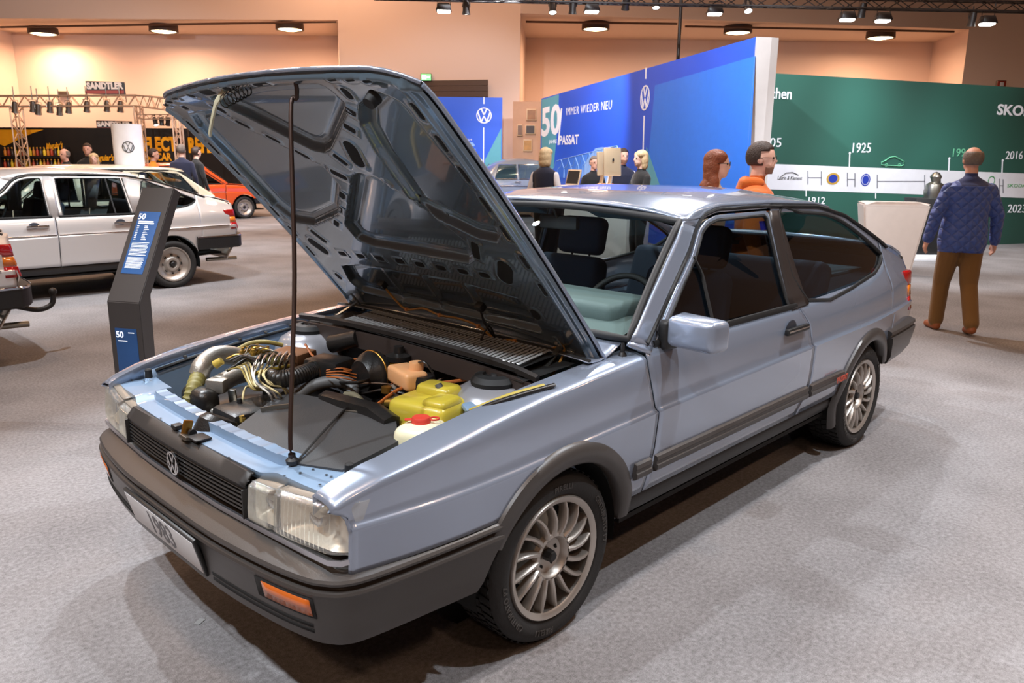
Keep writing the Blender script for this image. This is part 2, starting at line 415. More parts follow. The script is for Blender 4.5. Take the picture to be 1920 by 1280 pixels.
def wheel(parent, x, s, kind='alloy', R=.285, rr=.208, yf=.822, lettering=False):
    """wheel: rim with tyre, spokes and cap as children; outer face at |y| = yf"""
    L = empty; y0 = yf
    silver = mat('wheel_silver', (186, 178, 170), .38, .75)
    # tyre profile (radius, axial); axial 0 at outer face, positive inwards
    wt = .19; r0 = rr-.004
    prof = [(r0, .012), (rr+.008, .002), (rr+.03, -.008), (R-.028, -.006), (R-.012, .004), (R-.003, .018), (R, .03), (R, wt-.03), (R-.003, wt-.018), (R-.012, wt-.004), (R-.03, wt+.006), (r0+.02, wt+.004), (r0, wt-.01)]
    prof = [(r, -h) for r, h in prof]
    def put(name, vs, fs, m, par, sm=35):
        # built about the hub with +y outwards, then mirrored for the near side
        if s < 0: vs = [(v[0], -v[1], v[2]) for v in vs]; fs = [f[::-1] for f in fs]
        return mob(name, vs, fs, m, par, sm)
    if kind == 'alloy':
        rp = [(rr-.012, -.15), (rr-.014, -.045), (rr-.022, -.02), (rr-.024, -.008), (rr-.018, -.002), (rr-.004, .002), (rr, -.004), (rr, -.02)]
    else:
        rp = [(.0, -.05), (.03, -.045), (.05, -.02), (.075, -.018), (.10, -.05), (.125, -.055), (rr-.03, -.03), (rr-.022, -.02), (rr-.016, .0), (rr-.004, .002), (rr, -.006), (rr, -.03)]
    vs, fs = lathe(rp, 48, 'y'); w = put('wheel', vs, fs, silver, parent)
    w.location = (x, s*y0, .283)
    vs, fs = lathe(prof, 64, 'y'); put('tyre', vs, fs, mat('tyre_rubber', (34, 32, 31), .75, bump=.1, bscale=120), w)
    # tread blocks
    tv, tf = [], []
    for row, (ya, yb) in enumerate([(.022, .060), (.066, .095), (.101, .13), (.136, .168)]):
        for k in range(52):
            a0 = 2*math.pi*(k+(row % 2)*.5)/52; a1 = a0+2*math.pi/52*.72; b = len(tv); sk = .018*(1 if row % 2 else -1)
            for (a, rad) in ((a0, R-.002), (a1, R-.002), (a1, R+.004), (a0, R+.004)):
                for yy, o in ((ya, 0), (yb, sk)):
                    tv.append((rad*math.cos(a+o), -yy, rad*math.sin(a+o)))
            tf += [[b+4, b+6, b+7, b+5], [b, b+4, b+5, b+1], [b+2, b+3, b+7, b+6], [b, b+2, b+6, b+4], [b+1, b+5, b+7, b+3]]
    t = put('tread', tv, tf, mat('tyre_tread', (28, 27, 26), .8), w, 0); t['kind'] = 'stuff'
    if kind == 'alloy':
        vs, fs = lathe([(.0, -.045), (.040, -.045), (.058, -.036), (.064, -.018), (.070, -.012), (.080, -.014), (.088, -.03)], 40, 'y')
        put('hub', vs, fs, silver, w)
        for k in range(16):
            a = 2*math.pi*k/16; bm = []
            # one curved tapering blade from hub to rim
            P = []
            for t_ in (0, .25, .5, .75, 1.):
                r = .074+(rr-.020-.074)*t_; an = a+.30*t_*t_*.5-.04
                P.append((r, an, .0105-.0035*t_, -.014+.010*math.sin(t_*3.14)))
            vv = []; ff = []
            for (r, an, hw, yo) in P:
                ca, sa = math.cos(an), math.sin(an)
                for (o, yy) in ((-hw, yo-.004), (-hw*.45, yo+.004), (hw*.45, yo+.004), (hw, yo-.004), (hw*.8, yo-.03), (-hw*.8, yo-.03)):
                    vv.append((r*ca-o*sa, yy, r*sa+o*ca))
            for i in range(4):
                for j in range(6):
                    ff.append([i*6+j, i*6+(j+1) % 6, (i+1)*6+(j+1) % 6, (i+1)*6+j])
            put('spoke', vv, ff, silver, w, 40)
        for k in range(5):
            a = 2*math.pi*k/5+.3; vs, fs = lathe([(.0, -.0405), (.0085, -.0405), (.0085, -.046)], 12, 'y')
            put('bolt_hole', [(v[0]+.047*math.cos(a), v[1], v[2]+.047*math.sin(a)) for v in vs], fs, DARK, w)
        vs, fs = lathe([(.0, -.012), (.015, -.012), (.019, -.016), (.021, -.044)], 6, 'y'); put('centre_cap', vs, fs, BLACK, w, 20)
        vs, fs = lathe([(.0, -.10), (.125, -.10), (.128, -.112), (.0, -.112)], 36, 'y'); put('brake_disc', vs, fs, STEEL, w)
        if lettering:
            for (txt, ac) in (('PIRELLI', 1.50), ('CINTURATO P7', .30), ('PIRELLI', 4.45), ('CINTURATO P7', 3.55)):
                t_ = text('tyre_lettering', txt, .026, mat('tyre_lettering', (64, 60, 57), .7), w, None, .0008, bold=.0008, sp=1.1)
                for v in t_.data.vertices:
                    r_ = rr+.034+v.co.y; an = ac-v.co.x/(rr+.034); v.co = V((r_*math.cos(an), s*.0088+s*v.co.z, r_*math.sin(an)))
    else:
        for k in range(8):
            a = 2*math.pi*k/8; vs, fs = [], []
            bm = bmesh.new(); addbox(bm, (.112, -.046, 0), (.014, .012, .032), None, .005, 2)
            rot = Matrix.Rotation(-a, 4, 'Y')
            for v in bm.verts: v.co = rot @ v.co
            bm.verts.index_update(); vs = [tuple(v.co) for v in bm.verts]; fs = [[v.index for v in f.verts] for f in bm.faces]; bm.free()
            put('vent_slot', vs, fs, DARK, w)
        vs, fs = lathe([(.0, -.012), (.02, -.012), (.028, -.02), (.03, -.05)], 20, 'y'); put('centre_cap', vs, fs, BLACK, w)
    # dark disc painted in for the shade behind the wheel
    vs, fs = lathe([(.0, -.12), (rr-.02, -.12)], 32, 'y'); put('hub_shade_disc', vs, fs, DARK, w)
    return w

def seat(parent, x, y, m, m2, z0=.36, back=.60, tilt=.22, hr=True, w=.50):
    """front seat: cushion with backrest and headrest beneath"""
    bm = bmesh.new(); addbox(bm, (0, 0, .07), (.50, w, .16), None, .05, 4)
    for v in bm.verts:
        v.co.z += .03*(1-abs(v.co.x)/.25)*0
        if abs(v.co.y) > w*.3 and v.co.z > .1: v.co.z += .03
    st = bmob('front_seat', bm, m, parent, 60); st.location = (x, y, z0)
    bm = bmesh.new(); addbox(bm, (0, 0, back/2), (.13, w, back), None, .05, 4)
    for v in bm.verts:
        t = v.co.z/back; v.co.y *= (1-.25*max(0, t-.35)); 
        if abs(v.co.y) > w*.32: v.co.x -= .035
    b = bmob('backrest', bm, m, st, 60); b.location = (.25, 0, .05); b.rotation_euler = (0, tilt, 0)
    bm = bmesh.new(); addbox(bm, (0, 0, back*.48), (.015, w*.52, back*.62), None, .006, 2); c = bmob('centre_panel', bm, m2, st, 60); c.location = (.25-.072, 0, .05); c.rotation_euler = (0, tilt, 0)
    if hr:
        bm = bmesh.new(); addbox(bm, (0, 0, 0), (.10, .29, .20), None, .04, 4)
        h = bmob('headrest', bm, m, st, 60); h.location = (.27+(back+.11)*math.sin(tilt), 0, .04+(back+.12)*math.cos(tilt)); h.rotation_euler = (0, tilt, 0)
        for s in (-1, 1):
            tube('headrest_post', [(.265+(back-.04)*math.sin(tilt), s*.06, (back-.02)*math.cos(tilt)), (.275+(back+.08)*math.sin(tilt), s*.06, (back+.09)*math.cos(tilt))], .006, CHROME, st, 6, 1)
    return st

def body(root, P, doors=3, hood_open=False, strip_m=None, wheels='alloy', estate=False, seats=True, clad=True, hd=True):
    """the car's shell; x runs rearward from the front axle, y to the car's right"""
    sealm = RUBBER
    gl = GLASS if hd else GLASS_D; gs = GLASS_S if hd else GLASS_D
    for s in (-1, 1):
        # ---------------- front fender with rolled top
        xs = [x for x in lin(-.795, .485, 64)]
        lo = lambda x: max(.515 if x < -.25 else .36, arch(x, 0, .345)) if x < .33 else .365
        hi = lambda x: lerp(x, FT)-.022
        fz = lambda z: -.752+(-.043)*sstep(.664, .690, z)
        def fx(x, z):
            if x < -.5: t = (x+.795)/.295; return fz(z)+t*(-.5-fz(z))
            return x+lerp(z, DSH)*max(0, (x-.2)/.285)
        a = colmesh(xs, lo, hi, 16, s, fx)
        tv = []; tf = []; K = 9
        for x in xs:
            z = hi(x); xx = fx(x, z); y0 = Wd(xx, z); yi = .712-.02*max(0, (-.6-x)/.2)
            for (t, h) in ((0, 0), (.05, .0055), (.13, .011), (.25, .0155), (.42, .019), (.72, .0215), (1., .022), (1.01, .018), (1.03, -.03)):
                tv.append((xx, s*(y0+(yi-y0)*t), z+h))
        for i in range(len(xs)-1):
            for j in range(K-1):
                q = [i*K+j, (i+1)*K+j, (i+1)*K+j+1, i*K+j+1]; tf.append(q if s < 0 else q[::-1])
        # nose return behind the headlamp
        nv = []; nf = []
        for j in range(13):
            z = .515+(hi(-.795)-.515)*j/12; xf = fz(z)
            for k, (dx, dy) in enumerate(((0, 0), (-.006, -.008), (.012, -.026), (.06, -.03))): nv.append((xf+dx, s*(Wd(xf, z)+dy), z))
        for j in range(12):
            for k in range(3):
                q = [j*4+k, j*4+k+1, (j+1)*4+k+1, (j+1)*4+k]; nf.append(q[::-1] if s < 0 else q)
        v, f = join(a, (tv, tf), (nv, nf))
        mob('front_fender', v, f, P, root, 75, solid=.004)
        if clad:
            v, f = sweep(onside(resamp([(.385, .474), (.478, .474)], 6), s, .004), [(-.004, -.036), (.010, -.030), (.016, -.022), (.016, -.008), (.011, -.004), (.011, .006), (.015, .010), (.012, .024), (-.004, .030)] if s < 0 else [(.004, -.036), (-.010, -.030), (-.016, -.022), (-.016, -.008), (-.011, -.004), (-.011, .006), (-.015, .010), (-.012, .024), (.004, .030)])
            mob('side_moulding', v, f, TRIM, root, 40)
        # ---------------- doors
        dr = [(.495, 1.795, DSH, RSH)] if doors == 3 else [(.495, 1.33, DSH, None), (1.338, 2.20, None, None)]
        for k, (x0, x1, A, B) in enumerate(dr):
            def fx2(x, z, x0=x0, x1=x1, A=A, B=B):
                t = (x-x0)/(x1-x0); xx = x+(lerp(z, A) if A else 0)*(1-t)+(lerp(z, B) if B else 0)*t
                return xx
            if doors == 5 and k == 1:
                lo2 = lambda x: max(.365, arch(x, 2.55, .345))
            else: lo2 = lambda x: .365
            d = mob('door', *colmesh(lin(x0, x1, 40), lo2, lambda x: .893, 18, s, fx2), P, root, 60, solid=.006)
            hx = x1-.27 if doors == 3 else x1-.26
            # recessed pull and handle bar
            hz = .806
            bm = bmesh.new(); bmesh.ops.create_uvsphere(bm, u_segments=16, v_segments=10, radius=1)
            for v in bm.verts: v.co = V((hx+.05+v.co.x*.055, s*(Wd(hx, hz)+v.co.y*.004), hz+v.co.z*.042))
            h = bmob('handle_recess', bm, mat('handle_recess', (70, 74, 84), .3, .5), d, 60)
            bm = bmesh.new(); addbox(bm, (hx+.08, s*(Wd(hx, hz)+.016), hz-.004), (.215, .022, .030), None, .006, 2)
            h = bmob('door_handle', bm, BLACK if hd else CHROME, d, 40)
            if hd:
                bm = bmesh.new(); addbox(bm, (hx+.08, s*(Wd(hx, hz)+.027), hz-.002), (.20, .004, .008), None, .001, 1); bmob('handle_insert', bm, CHROME, d, 40)
            # belt weatherstrip
            bp = onside([(x, .898) for x in lin(x0+.04, x1-.13 if doors == 3 else x1-.02, 20)], s, .001)
            v, f = sweep(bp, circ(.011, 6, .014)); mob('belt_strip', v, f, sealm, d, 60)
            # rear shut gap seen as a dark line
            if clad:
                ms = [(x, z) for x, z in ((x0+.015, .474), (x1-.02, .474))]
                v, f = sweep(onside(resamp(ms, 24), s, .004), [(-.004, -.036), (.010, -.030), (.016, -.022), (.016, -.008), (.011, -.004), (.011, .006), (.015, .010), (.012, .024), (-.004, .030)] if s < 0 else [(.004, -.036), (-.010, -.030), (-.016, -.022), (-.016, -.008), (-.011, -.004), (-.011, .006), (-.015, .010), (-.012, .024), (.004, .030)])
                mob('side_moulding', v, f, TRIM, d, 40)
            elif strip_m:
                v, f = sweep(onside(lin2((x0+.01, .70), (x1-.01, .70), 20), s, .004), circ(.006, 6, .010)); mob('chrome_strip', v, f, strip_m, d, 60)
        # ---------------- rear quarter
        qx0 = 1.803 if doors == 3 else 2.205
        WB = [(1.70, .898), (1.803, .900), (2.573, .927), (2.79, .959), (2.88, .985), (2.93, 1.035)]
        WT = [(1.70, 1.309), (1.962, 1.303), (2.244, 1.282), (2.449, 1.232), (2.70, 1.135), (2.866, 1.064), (2.93, 1.035)]
        if estate:
            WB = [(1.70, .898), (2.2, .90), (3.0, .91), (3.10, .92), (3.14, .95)]
            WT = [(1.70, 1.309), (2.2, 1.305), (2.75, 1.295), (2.9, 1.23), (3.05, 1.05), (3.14, .95)]
        XE = WB[-1][0]
        dripq = DRIP if not estate else [(.40, .925), (.616, 1.08), (.841, 1.205), (.968, 1.288), (1.051, 1.321), (1.172, 1.341), (1.646, 1.345), (2.7, 1.335), (2.85, 1.315), (3.40, .93)]
        fr = (lambda x, z: x+(lerp(z, RSH) if z < .905 else -.12)*max(0, 1-(x-qx0)/.4)) if doors == 3 else None
        lo3 = lambda x: max(.365, arch(x, 2.55, .345)) if x < 2.87 else .56
        q1 = colmesh(lin(qx0, XE, 60), lo3, lambda x: lerp(x, WB), 18, s, fr)
        q2 = colmesh(lin(XE, 3.395, 16), lambda x: .56, lambda x: lerp(x, dripq), 22, s)
        cp0 = 1.655 if doors == 3 else 2.0
        q3 = colmesh(lin(cp0, XE, 40), lambda x: lerp(x, WT), lambda x: lerp(x, dripq), 4, s)
        v, f = join(q1, q2, q3)
        q = mob('rear_quarter', v, f, P, root, 50, solid=.005)
        # quarter glass
        if doors == 3: QW = [(1.80, .905), (2.573, .932), (2.79, .964), (2.88, .995), (2.915, 1.030), (2.86, 1.062), (2.70, 1.13), (2.449, 1.227), (2.244, 1.277), (1.962, 1.298), (1.725, 1.304)]
        elif estate: QW = [(2.26, .905), (3.0, .915), (3.10, .93), (2.9, 1.225), (2.75, 1.285), (2.24, 1.30)]
        else: QW = [(2.28, .915), (2.573, .932), (2.79, .964), (2.88, .995), (2.915, 1.030), (2.86, 1.062), (2.70, 1.13), (2.449, 1.227), (2.32, 1.25)]
        pane('quarter_window', QW, s, gs, q)
        v, f = sweep(onside([tuple(p)[:2] for p in catmull([(a, b, 0) for a, b in QW], 3, True)], s, -.003), circ(.010, 6), True); mob('window_seal', v, f, sealm, q, 60)
        if doors == 5:      # c-pillar between rear door glass and quarter glass
            pv, pf = strip([(2.155, .895), (2.12, 1.30)], [(2.275, .905), (2.31, 1.26)], -s, 4); mob('pillar', pv, pf, P, q, 60, solid=.02)
            pv, pf = strip([(1.29, .895), (1.29, 1.32)], [(1.385, .895), (1.385, 1.32)], -s, 3); mob('pillar', pv, pf, P, q, 60, solid=.02)
        else:
            A = [(1.615, .888), (1.63, 1.318)]; B = [(1.79, .893), (1.722, 1.318)]
            pv, pf = strip(resamp(A, 8), resamp(B, 8), -s, 4, .006); mob('pillar_trim', pv, pf, mat('pillar_black', (48, 42, 40), .35, bump=.05, bscale=500), q, 60, solid=.02)
        if clad:
            ms = [(1.81, .474), (2.205, .474)]
            v, f = sweep(onside(resamp(ms, 10), s, .004), [(-.004, -.036), (.010, -.030), (.016, -.022), (.016, -.008), (.011, -.004), (.011, .006), (.015, .010), (.012, .024), (-.004, .030)] if s < 0 else [(.004, -.036), (-.010, -.030), (-.016, -.022), (-.016, -.008), (-.011, -.004), (-.011, .006), (-.015, .010), (-.012, .024), (.004, .030)])
            mo = mob('side_moulding', v, f, TRIM, q, 40)
        elif strip_m:
            v, f = sweep(onside(lin2((qx0+.01, .70), (3.30, .71), 20), s, .004), circ(.006, 6, .010)); mob('chrome_strip', v, f, strip_m, q, 60)
        # ---------------- A pillar and door frame
        A = resamp([(.414, .927), (.616, 1.08), (.857, 1.262), (.891, 1.301)], 16)
        B = resamp([(.535, .893), (.67, 1.01), (.914, 1.184), (1.0, 1.275)], 16)
        T = [(1.0, 1.275), (1.06, 1.305), (1.15, 1.325), (1.65, 1.325)]
        v1 = strip(A, B, -s, 5, .004)
        v2 = strip(resamp([(.891, 1.301), (1.0, 1.345), (1.2, 1.362), (1.65, 1.362)], 16), resamp([(1.0, 1.275), (1.06, 1.31), (1.17, 1.330), (1.65, 1.330)], 16), -s, 3, .004)
        # base of the pillar down to the fender
        v3 = strip([(.40, .915), (.414, .927)], [(.50, .870), (.535, .893)], -s, 3, .002)
        v, f = join(v1, v2, v3); mob('a_pillar', v, f, P, root, 60, solid=.012)
        xr = 1.625 if doors == 3 else 1.30
        FO = resamp([(.545, .895), (.685, 1.005), (.925, 1.176), (1.005, 1.262), (1.07, 1.298), (1.16, 1.318), (xr, 1.320), (xr+.01, .895)], 44)
        FI = resamp([(.60, .915), (.70, .985), (.94, 1.160), (1.035, 1.255), (1.09, 1.283), (1.17, 1.298), (xr-.025, 1.300), (xr-.018, .905)], 44)
        v, f = strip(FO, FI, -s, 3, .001)
        fr_ = mob('door_frame', v, f, P, root, 60, solid=.015)
        v, f = sweep(onside(FI, s, -.003), circ(.008, 6)); mob('window_seal', v, f, sealm, fr_, 60)
        pane('door_window', FI, s, gs, fr_)
        if doors == 3: v, f = sweep(onside(resamp([(.93, 1.17), (.968, 1.10), (.962, .91)], 10), s, -.002), circ(.009, 6, .007)); mob('vent_divider', v, f, sealm, fr_, 60)
        if doors == 5:
            FO = resamp([(1.385, .895), (1.385, 1.320), (2.10, 1.312), (2.155, .895)], 30); FI = resamp([(1.42, .908), (1.415, 1.300), (2.085, 1.292), (2.13, .908)], 30)
            v, f = strip(FO, FI, s, 3, .001); fr2_ = mob('door_frame', v, f, P, root, 60, solid=.015)
            v, f = sweep(onside(FI, s, -.003), circ(.008, 6)); mob('window_seal', v, f, sealm, fr2_, 60); pane('door_window', FI, s, gl, fr2_)
            v, f = sweep(onside([(1.93, 1.295), (1.96, .91)], s, -.003), circ(.01, 6)); mob('vent_divider', v, f, sealm, fr2_, 60)
        # drip rail
        dl = resamp([(.50, .905), (.665, 1.022), (.905, 1.197), (.985, 1.275), (1.06, 1.322), (1.172, 1.341), (1.646, 1.340)]+([(2.157, 1.322), (2.468, 1.264), (2.994, 1.085), (3.05, 1.06)] if not estate else [(2.7, 1.335)]), 70)
        v, f = sweep(onside(dl, s, .006), circ(.008, 6)); mob('drip_rail', v, f, sealm, root, 60)
        # sill
        v, f = sweep([V((x, s*.768, .312)) for x in lin(.345, 2.21, 12)], [(-.05, .055), (.02, .05), (.032, .03), (.030, 0), (.012, -.03), (-.05, -.035)] if s < 0 else [(.05, .055), (-.02, .05), (-.032, .03), (-.030, 0), (-.012, -.03), (.05, -.035)])
        mob('sill', v, f, mat('sill_charcoal', (27, 25, 24), .45) if clad else mat('sill_black', (40, 38, 38), .5), root, 50)
        # wheel-arch liners and flares
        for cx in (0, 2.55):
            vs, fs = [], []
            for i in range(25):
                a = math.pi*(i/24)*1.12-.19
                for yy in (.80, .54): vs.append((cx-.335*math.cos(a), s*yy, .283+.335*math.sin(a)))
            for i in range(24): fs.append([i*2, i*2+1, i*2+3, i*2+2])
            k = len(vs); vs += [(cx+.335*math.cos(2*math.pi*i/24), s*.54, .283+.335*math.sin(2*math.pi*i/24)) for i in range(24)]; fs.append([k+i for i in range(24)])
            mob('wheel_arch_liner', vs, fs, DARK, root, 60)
            if clad:
                vs, fs = [], []; n = 40
                a0, a1 = (.44, math.pi-.06) if cx == 0 else (-.28, math.pi-.42)
                for i in range(n+1):
                    a = a0+(a1-a0)*i/n; ca, sa = -math.cos(a), math.sin(a)
                    wd = 1.0+.25*max(0, 1-sa)*.0
                    for (rr, out) in ((.316, -.03), (.318, .010), (.326, .016), (.356, .020), (.382, .010), (.388, -.006)):
                        x, z = cx+(.022 if cx == 0 else .01)+rr*ca*1.0, .283+rr*sa
                        vs.append((x, s*(Wd(x, min(max(z, .3), .62))+out), z))
                for i in range(n):
                    for j in range(5):
                        q_ = [i*6+j, i*6+j+1, (i+1)*6+j+1, (i+1)*6+j]; fs.append(q_ if s < 0 else q_[::-1])
                mob('arch_flare', vs, fs, TRIM, root, 50)
        # tail lights
        RED = mat('tail_red', (170, 22, 24), .15, coat=1.); AMB = mat('tail_amber', (225, 120, 30), .15, coat=1.)
        for nm, z0, z1, m_ in (('tail_light', .66, .745, RED), ('tail_indicator', .745, .815, AMB), ('tail_light', .815, .905, RED)):
            bm = bmesh.new(); addbox(bm, (3.375, s*.645, (z0+z1)/2), (.13, .215, z1-z0-.004), None, .012, 2)
            for v in bm.verts: v.co.x += (.78-v.co.z)*.25-max(0, abs(v.co.y)-.66)*.35
            tl = bmob(nm, bm, m_, root, 50)
            v, f = strip([(3.325, z0+.002), (3.325, z1-.002)], [(3.402, z0+.002), (3.398, z1-.002)], -s, 3, .005); mob('lamp_side', v, f, m_, tl, 60, solid=.006)
        # interior door card
        v, f = colmesh(lin(.5, 2.2, 12), lambda x: .36, lambda x: .88, 6, s); v = [(a, b-s*.07, c) for a, b, c in v]; mob('door_card', v, f, mat('door_card_cloth', (52, 70, 84), .8), root, 60)
        for cx in (0, 2.55): wheel(root, cx, s, wheels, lettering=hd and s < 0)
    # ---------------- roof
    hatch0 = 2.28 if not estate else 2.95
    zc = [(.84, 1.352), (.95, 1.372), (1.1, 1.392), (1.5, 1.407), (1.9, 1.398), (2.28, 1.345)] if not estate else [(.84, 1.352), (.95, 1.372), (1.1, 1.392), (1.5, 1.407), (2.2, 1.405), (2.95, 1.36)]
    dq = DRIP if not estate else [(.841, 1.205), (.968, 1.288), (1.051, 1.321), (1.172, 1.341), (1.646, 1.345), (2.7, 1.335), (2.95, 1.30)]
    def rf(u, v):
        x = .86+(hatch0-.86)*v; y = 2*u-1
        ze = max(lerp(x, dq)+.006, 0); ze = max(ze, 1.303) if x < 1.2 else ze
        w_ = Wd(x, min(ze, 1.345))+.002
        xx = x+(.045*(abs(y)**3)*(1-v)**3)
        z = ze+(max(lerp(x, zc)-ze, .0))*(1-abs(y)**3.2)
        return (xx, y*w_, z)
    grid('roof', rf, 36, 30, P, root, 60, solid=.012, flip=False)
    # headliner sits just beneath
    # ---------------- windscreen
    def ws(u, v):
        y = 2*u-1
        b = V((.335+.085*y*y, y*.765, .948-.018*y*y)); t = V((.853+.035*y*y, y*.648, 1.342-.038*y*y))
        p = b.lerp(t, v); n = V((-.64, 0, .76)); return p+n*(.018*math.sin(math.pi*v)*(1-y*y*.4))
    wsg = grid('windscreen', ws, 20, 10, gl, root, 180)
    ed = [ws(u/20, 0) for u in range(21)]+[ws(1, v/8) for v in range(1, 9)]+[ws(1-u/20, 1) for u in range(1, 21)]+[ws(0, 1-v/8) for v in range(1, 8)]
    v, f = sweep(ed, circ(.014, 8), True); mob('windscreen_seal', v, f, sealm, wsg, 60)
    # ---------------- hatch
    if not estate:
        def hg(u, v):
            y = 2*u-1; x = 2.28+.80*v; ze = lerp(x, DRIP)-.004
            return (x, y*(Wd(x, ze)-.05), ze+.025*(1-abs(y)**2.5)+.006)
        rg = grid('rear_window', hg, 16, 8, GLASS_D, root, 180)
        ed = [hg(u/12, 0) for u in range(13)]+[hg(1, v/6) for v in range(1, 7)]+[hg(1-u/12, 1) for u in range(1, 13)]+[hg(0, 1-v/6) for v in range(1, 6)]
        v, f = sweep(ed, circ(.02, 6, .012), True); mob('rear_window_frame', v, f, P, rg, 60)
        def hb(u, v):
            y = 2*u-1; x, z = [(3.06, 1.07), (3.20, 1.045), (3.36, 1.0), (3.41, .955), (3.40, .90), (3.44, .76), (3.46, .66), (3.43, .56)][int(round(v*7))]
            ze = z+.012*(1-y*y) if z > .95 else z
            return (x-.05*abs(y)**3 if z < .99 else x, y*(Wd(min(x, 3.4), max(z, .56))-.004), ze)
        grid('tailgate', hb, 18, 7, P, root, 60, solid=.01, flip=False)
        sp = [hb(u/16, 3/7) for u in range(17)]
        v, f = sweep([V(p)+V((-.05, 0, .028)) for p in sp], [(-.05, -.016), (.05, -.02), (.055, -.006), (.0, .014), (-.05, .012)]); mob('tail_spoiler', v, f, TRIM, root, 50)
    else:
        def hg(u, v):
            y = 2*u-1; x = 2.93+.40*v; z = 1.355-.42*v
            return (x, y*(Wd(min(x, 3.4), z)-.03), z)
        rg = grid('rear_window', hg, 12, 6, GLASS_D, root, 180)
        def hb(u, v):
            y = 2*u-1; x, z = [(3.33, .935), (3.38, .90), (3.42, .76), (3.44, .56)][int(round(v*3))]; return (x-.05*abs(y)**3, y*(Wd(min(x, 3.4), z)-.004), z)
        grid('tailgate', hb, 18, 3, P, root, 60, solid=.01)
    # ---------------- floor pan and inner panels keep the light out
    mob('floor_pan', [(.42, -.76, .26), (2.2, -.76, .26), (2.2, .76, .26), (.42, .76, .26), (2.2, -.52, .30), (3.3, -.52, .36), (3.3, .52, .36), (2.2, .52, .30), (-.7, -.5, .22), (-.7, .5, .22), (.42, -.5, .22), (.42, .5, .22)], [[0, 1, 2, 3], [4, 5, 6, 7], [8, 10, 11, 9]], DARK, root, 0, solid=.02)
    if seats:
        navy = mat('seat_cloth_navy', (44, 54, 70), .9, bump=.2, bscale=500); pale = mat('seat_cloth_blue', (66, 92, 112), .9, bump=.2, bscale=500)
        for y in (-.36, .36): seat(root, 1.12, y, navy, pale, z0=.40)
        bm = bmesh.new(); addbox(bm, (2.05, 0, .50), (.48, 1.25, .16), None, .05, 3); rs = bmob('rear_seat', bm, navy, root, 60)
        bm = bmesh.new(); addbox(bm, (2.38, 0, .76), (.14, 1.25, .52), Euler((0, .3, 0)), .05, 3); bmob('rear_backrest', bm, navy, rs, 60)
        box('parcel_shelf', (2.72, 0, .93), (.5, 1.2, .02), mat('parcel_shelf_felt', (40, 60, 70), .9), root)
        # dashboard
        dm = mat('dashboard_vinyl', (96, 108, 106), .6, bump=.1, bscale=300)
        def dsh(u, v):
            y = 2*u-1; prof = [(.40, .925), (.50, .945), (.62, .955), (.74, .95), (.80, .92), (.82, .84), (.80, .70), (.74, .58)]
            x, z = prof[int(round(v*7))]; return (x+.05*y*y*(1-v), y*.71, z)
        dd = grid('dashboard', dsh, 16, 7, dm, root, 50)
        bm = bmesh.new(); addbox(bm, (.70, -.34, .965), (.30, .50, .09), None, .03, 3); bmob('instrument_binnacle', bm, dm, dd, 50)
        swh = empty('steering_wheel', (.90, -.36, .885), 0, root); swh.rotation_euler = (0, math.radians(-62), 0)
        v, f = sweep([V((.19*math.cos(a), .19*math.sin(a), 0)) for a in [2*math.pi*i/36 for i in range(36)]], circ(.014, 8), True); mob('wheel_rim', v, f, RUBBER, swh, 60)
        box('spoke', (0, 0, 0), (.04, .36, .015), BLACK, swh, .004); box('wheel_hub', (0, 0, 0), (.10, .14, .04), BLACK, swh, .012)
        mr = box('rear_view_mirror', (.93, 0, 1.262), (.03, .22, .062), BLACK, root, .01); box('mirror_glass', (.016, 0, 0), (.003, .20, .05), CHROME, mr, .001)
        tube('mirror_stalk', [(-.01, 0, .02), (-.05, 0, .075)], .008, BLACK, mr, 6, 1)
        hl = mat('headliner_cloth', (78, 98, 108), .9)
        grid('headliner', lambda u, v: (lambda p: (p[0], p[1]*.97, p[2]-.03))(rf(u, v*.96+.02)), 12, 8, hl, root, 60)
        for y, nm in ((-.34, 'sun_visor'), (.34, 'sun_visor')): box(nm, (.955, y, 1.318), (.14, .38, .015), mat('visor_vinyl', (60, 82, 96), .7), root, .005, (0, .35, 0))
def lin2(a, b, n): return [(a[0]+(b[0]-a[0])*i/n, a[1]+(b[1]-a[1])*i/n) for i in range(n+1)]
def bumper_path(front=True, out=0.):
    if front:
        half = [(-.901, 0), (-.897, .30), (-.872, .55), (-.842, .70), (-.815, .76), (-.775, .80), (-.70, .822), (-.50, .842), (-.255, .855)]
        q = [(x-out*(1 if i < 5 else .5 if i < 6 else 0), y+out*(0 if i < 4 else .7 if i < 6 else 1)) for i, (x, y) in enumerate(half)]
    else:
        half = [(3.545, 0), (3.54, .30), (3.52, .60), (3.48, .72), (3.43, .785), (3.36, .81), (3.1, .835), (2.86, .848)]
        q = half
    h = [tuple(p)[:2] for p in catmull([(a, b, 0) for a, b in q], 4)]
    return [(x, -y) for x, y in h[::-1]][:-1]+h
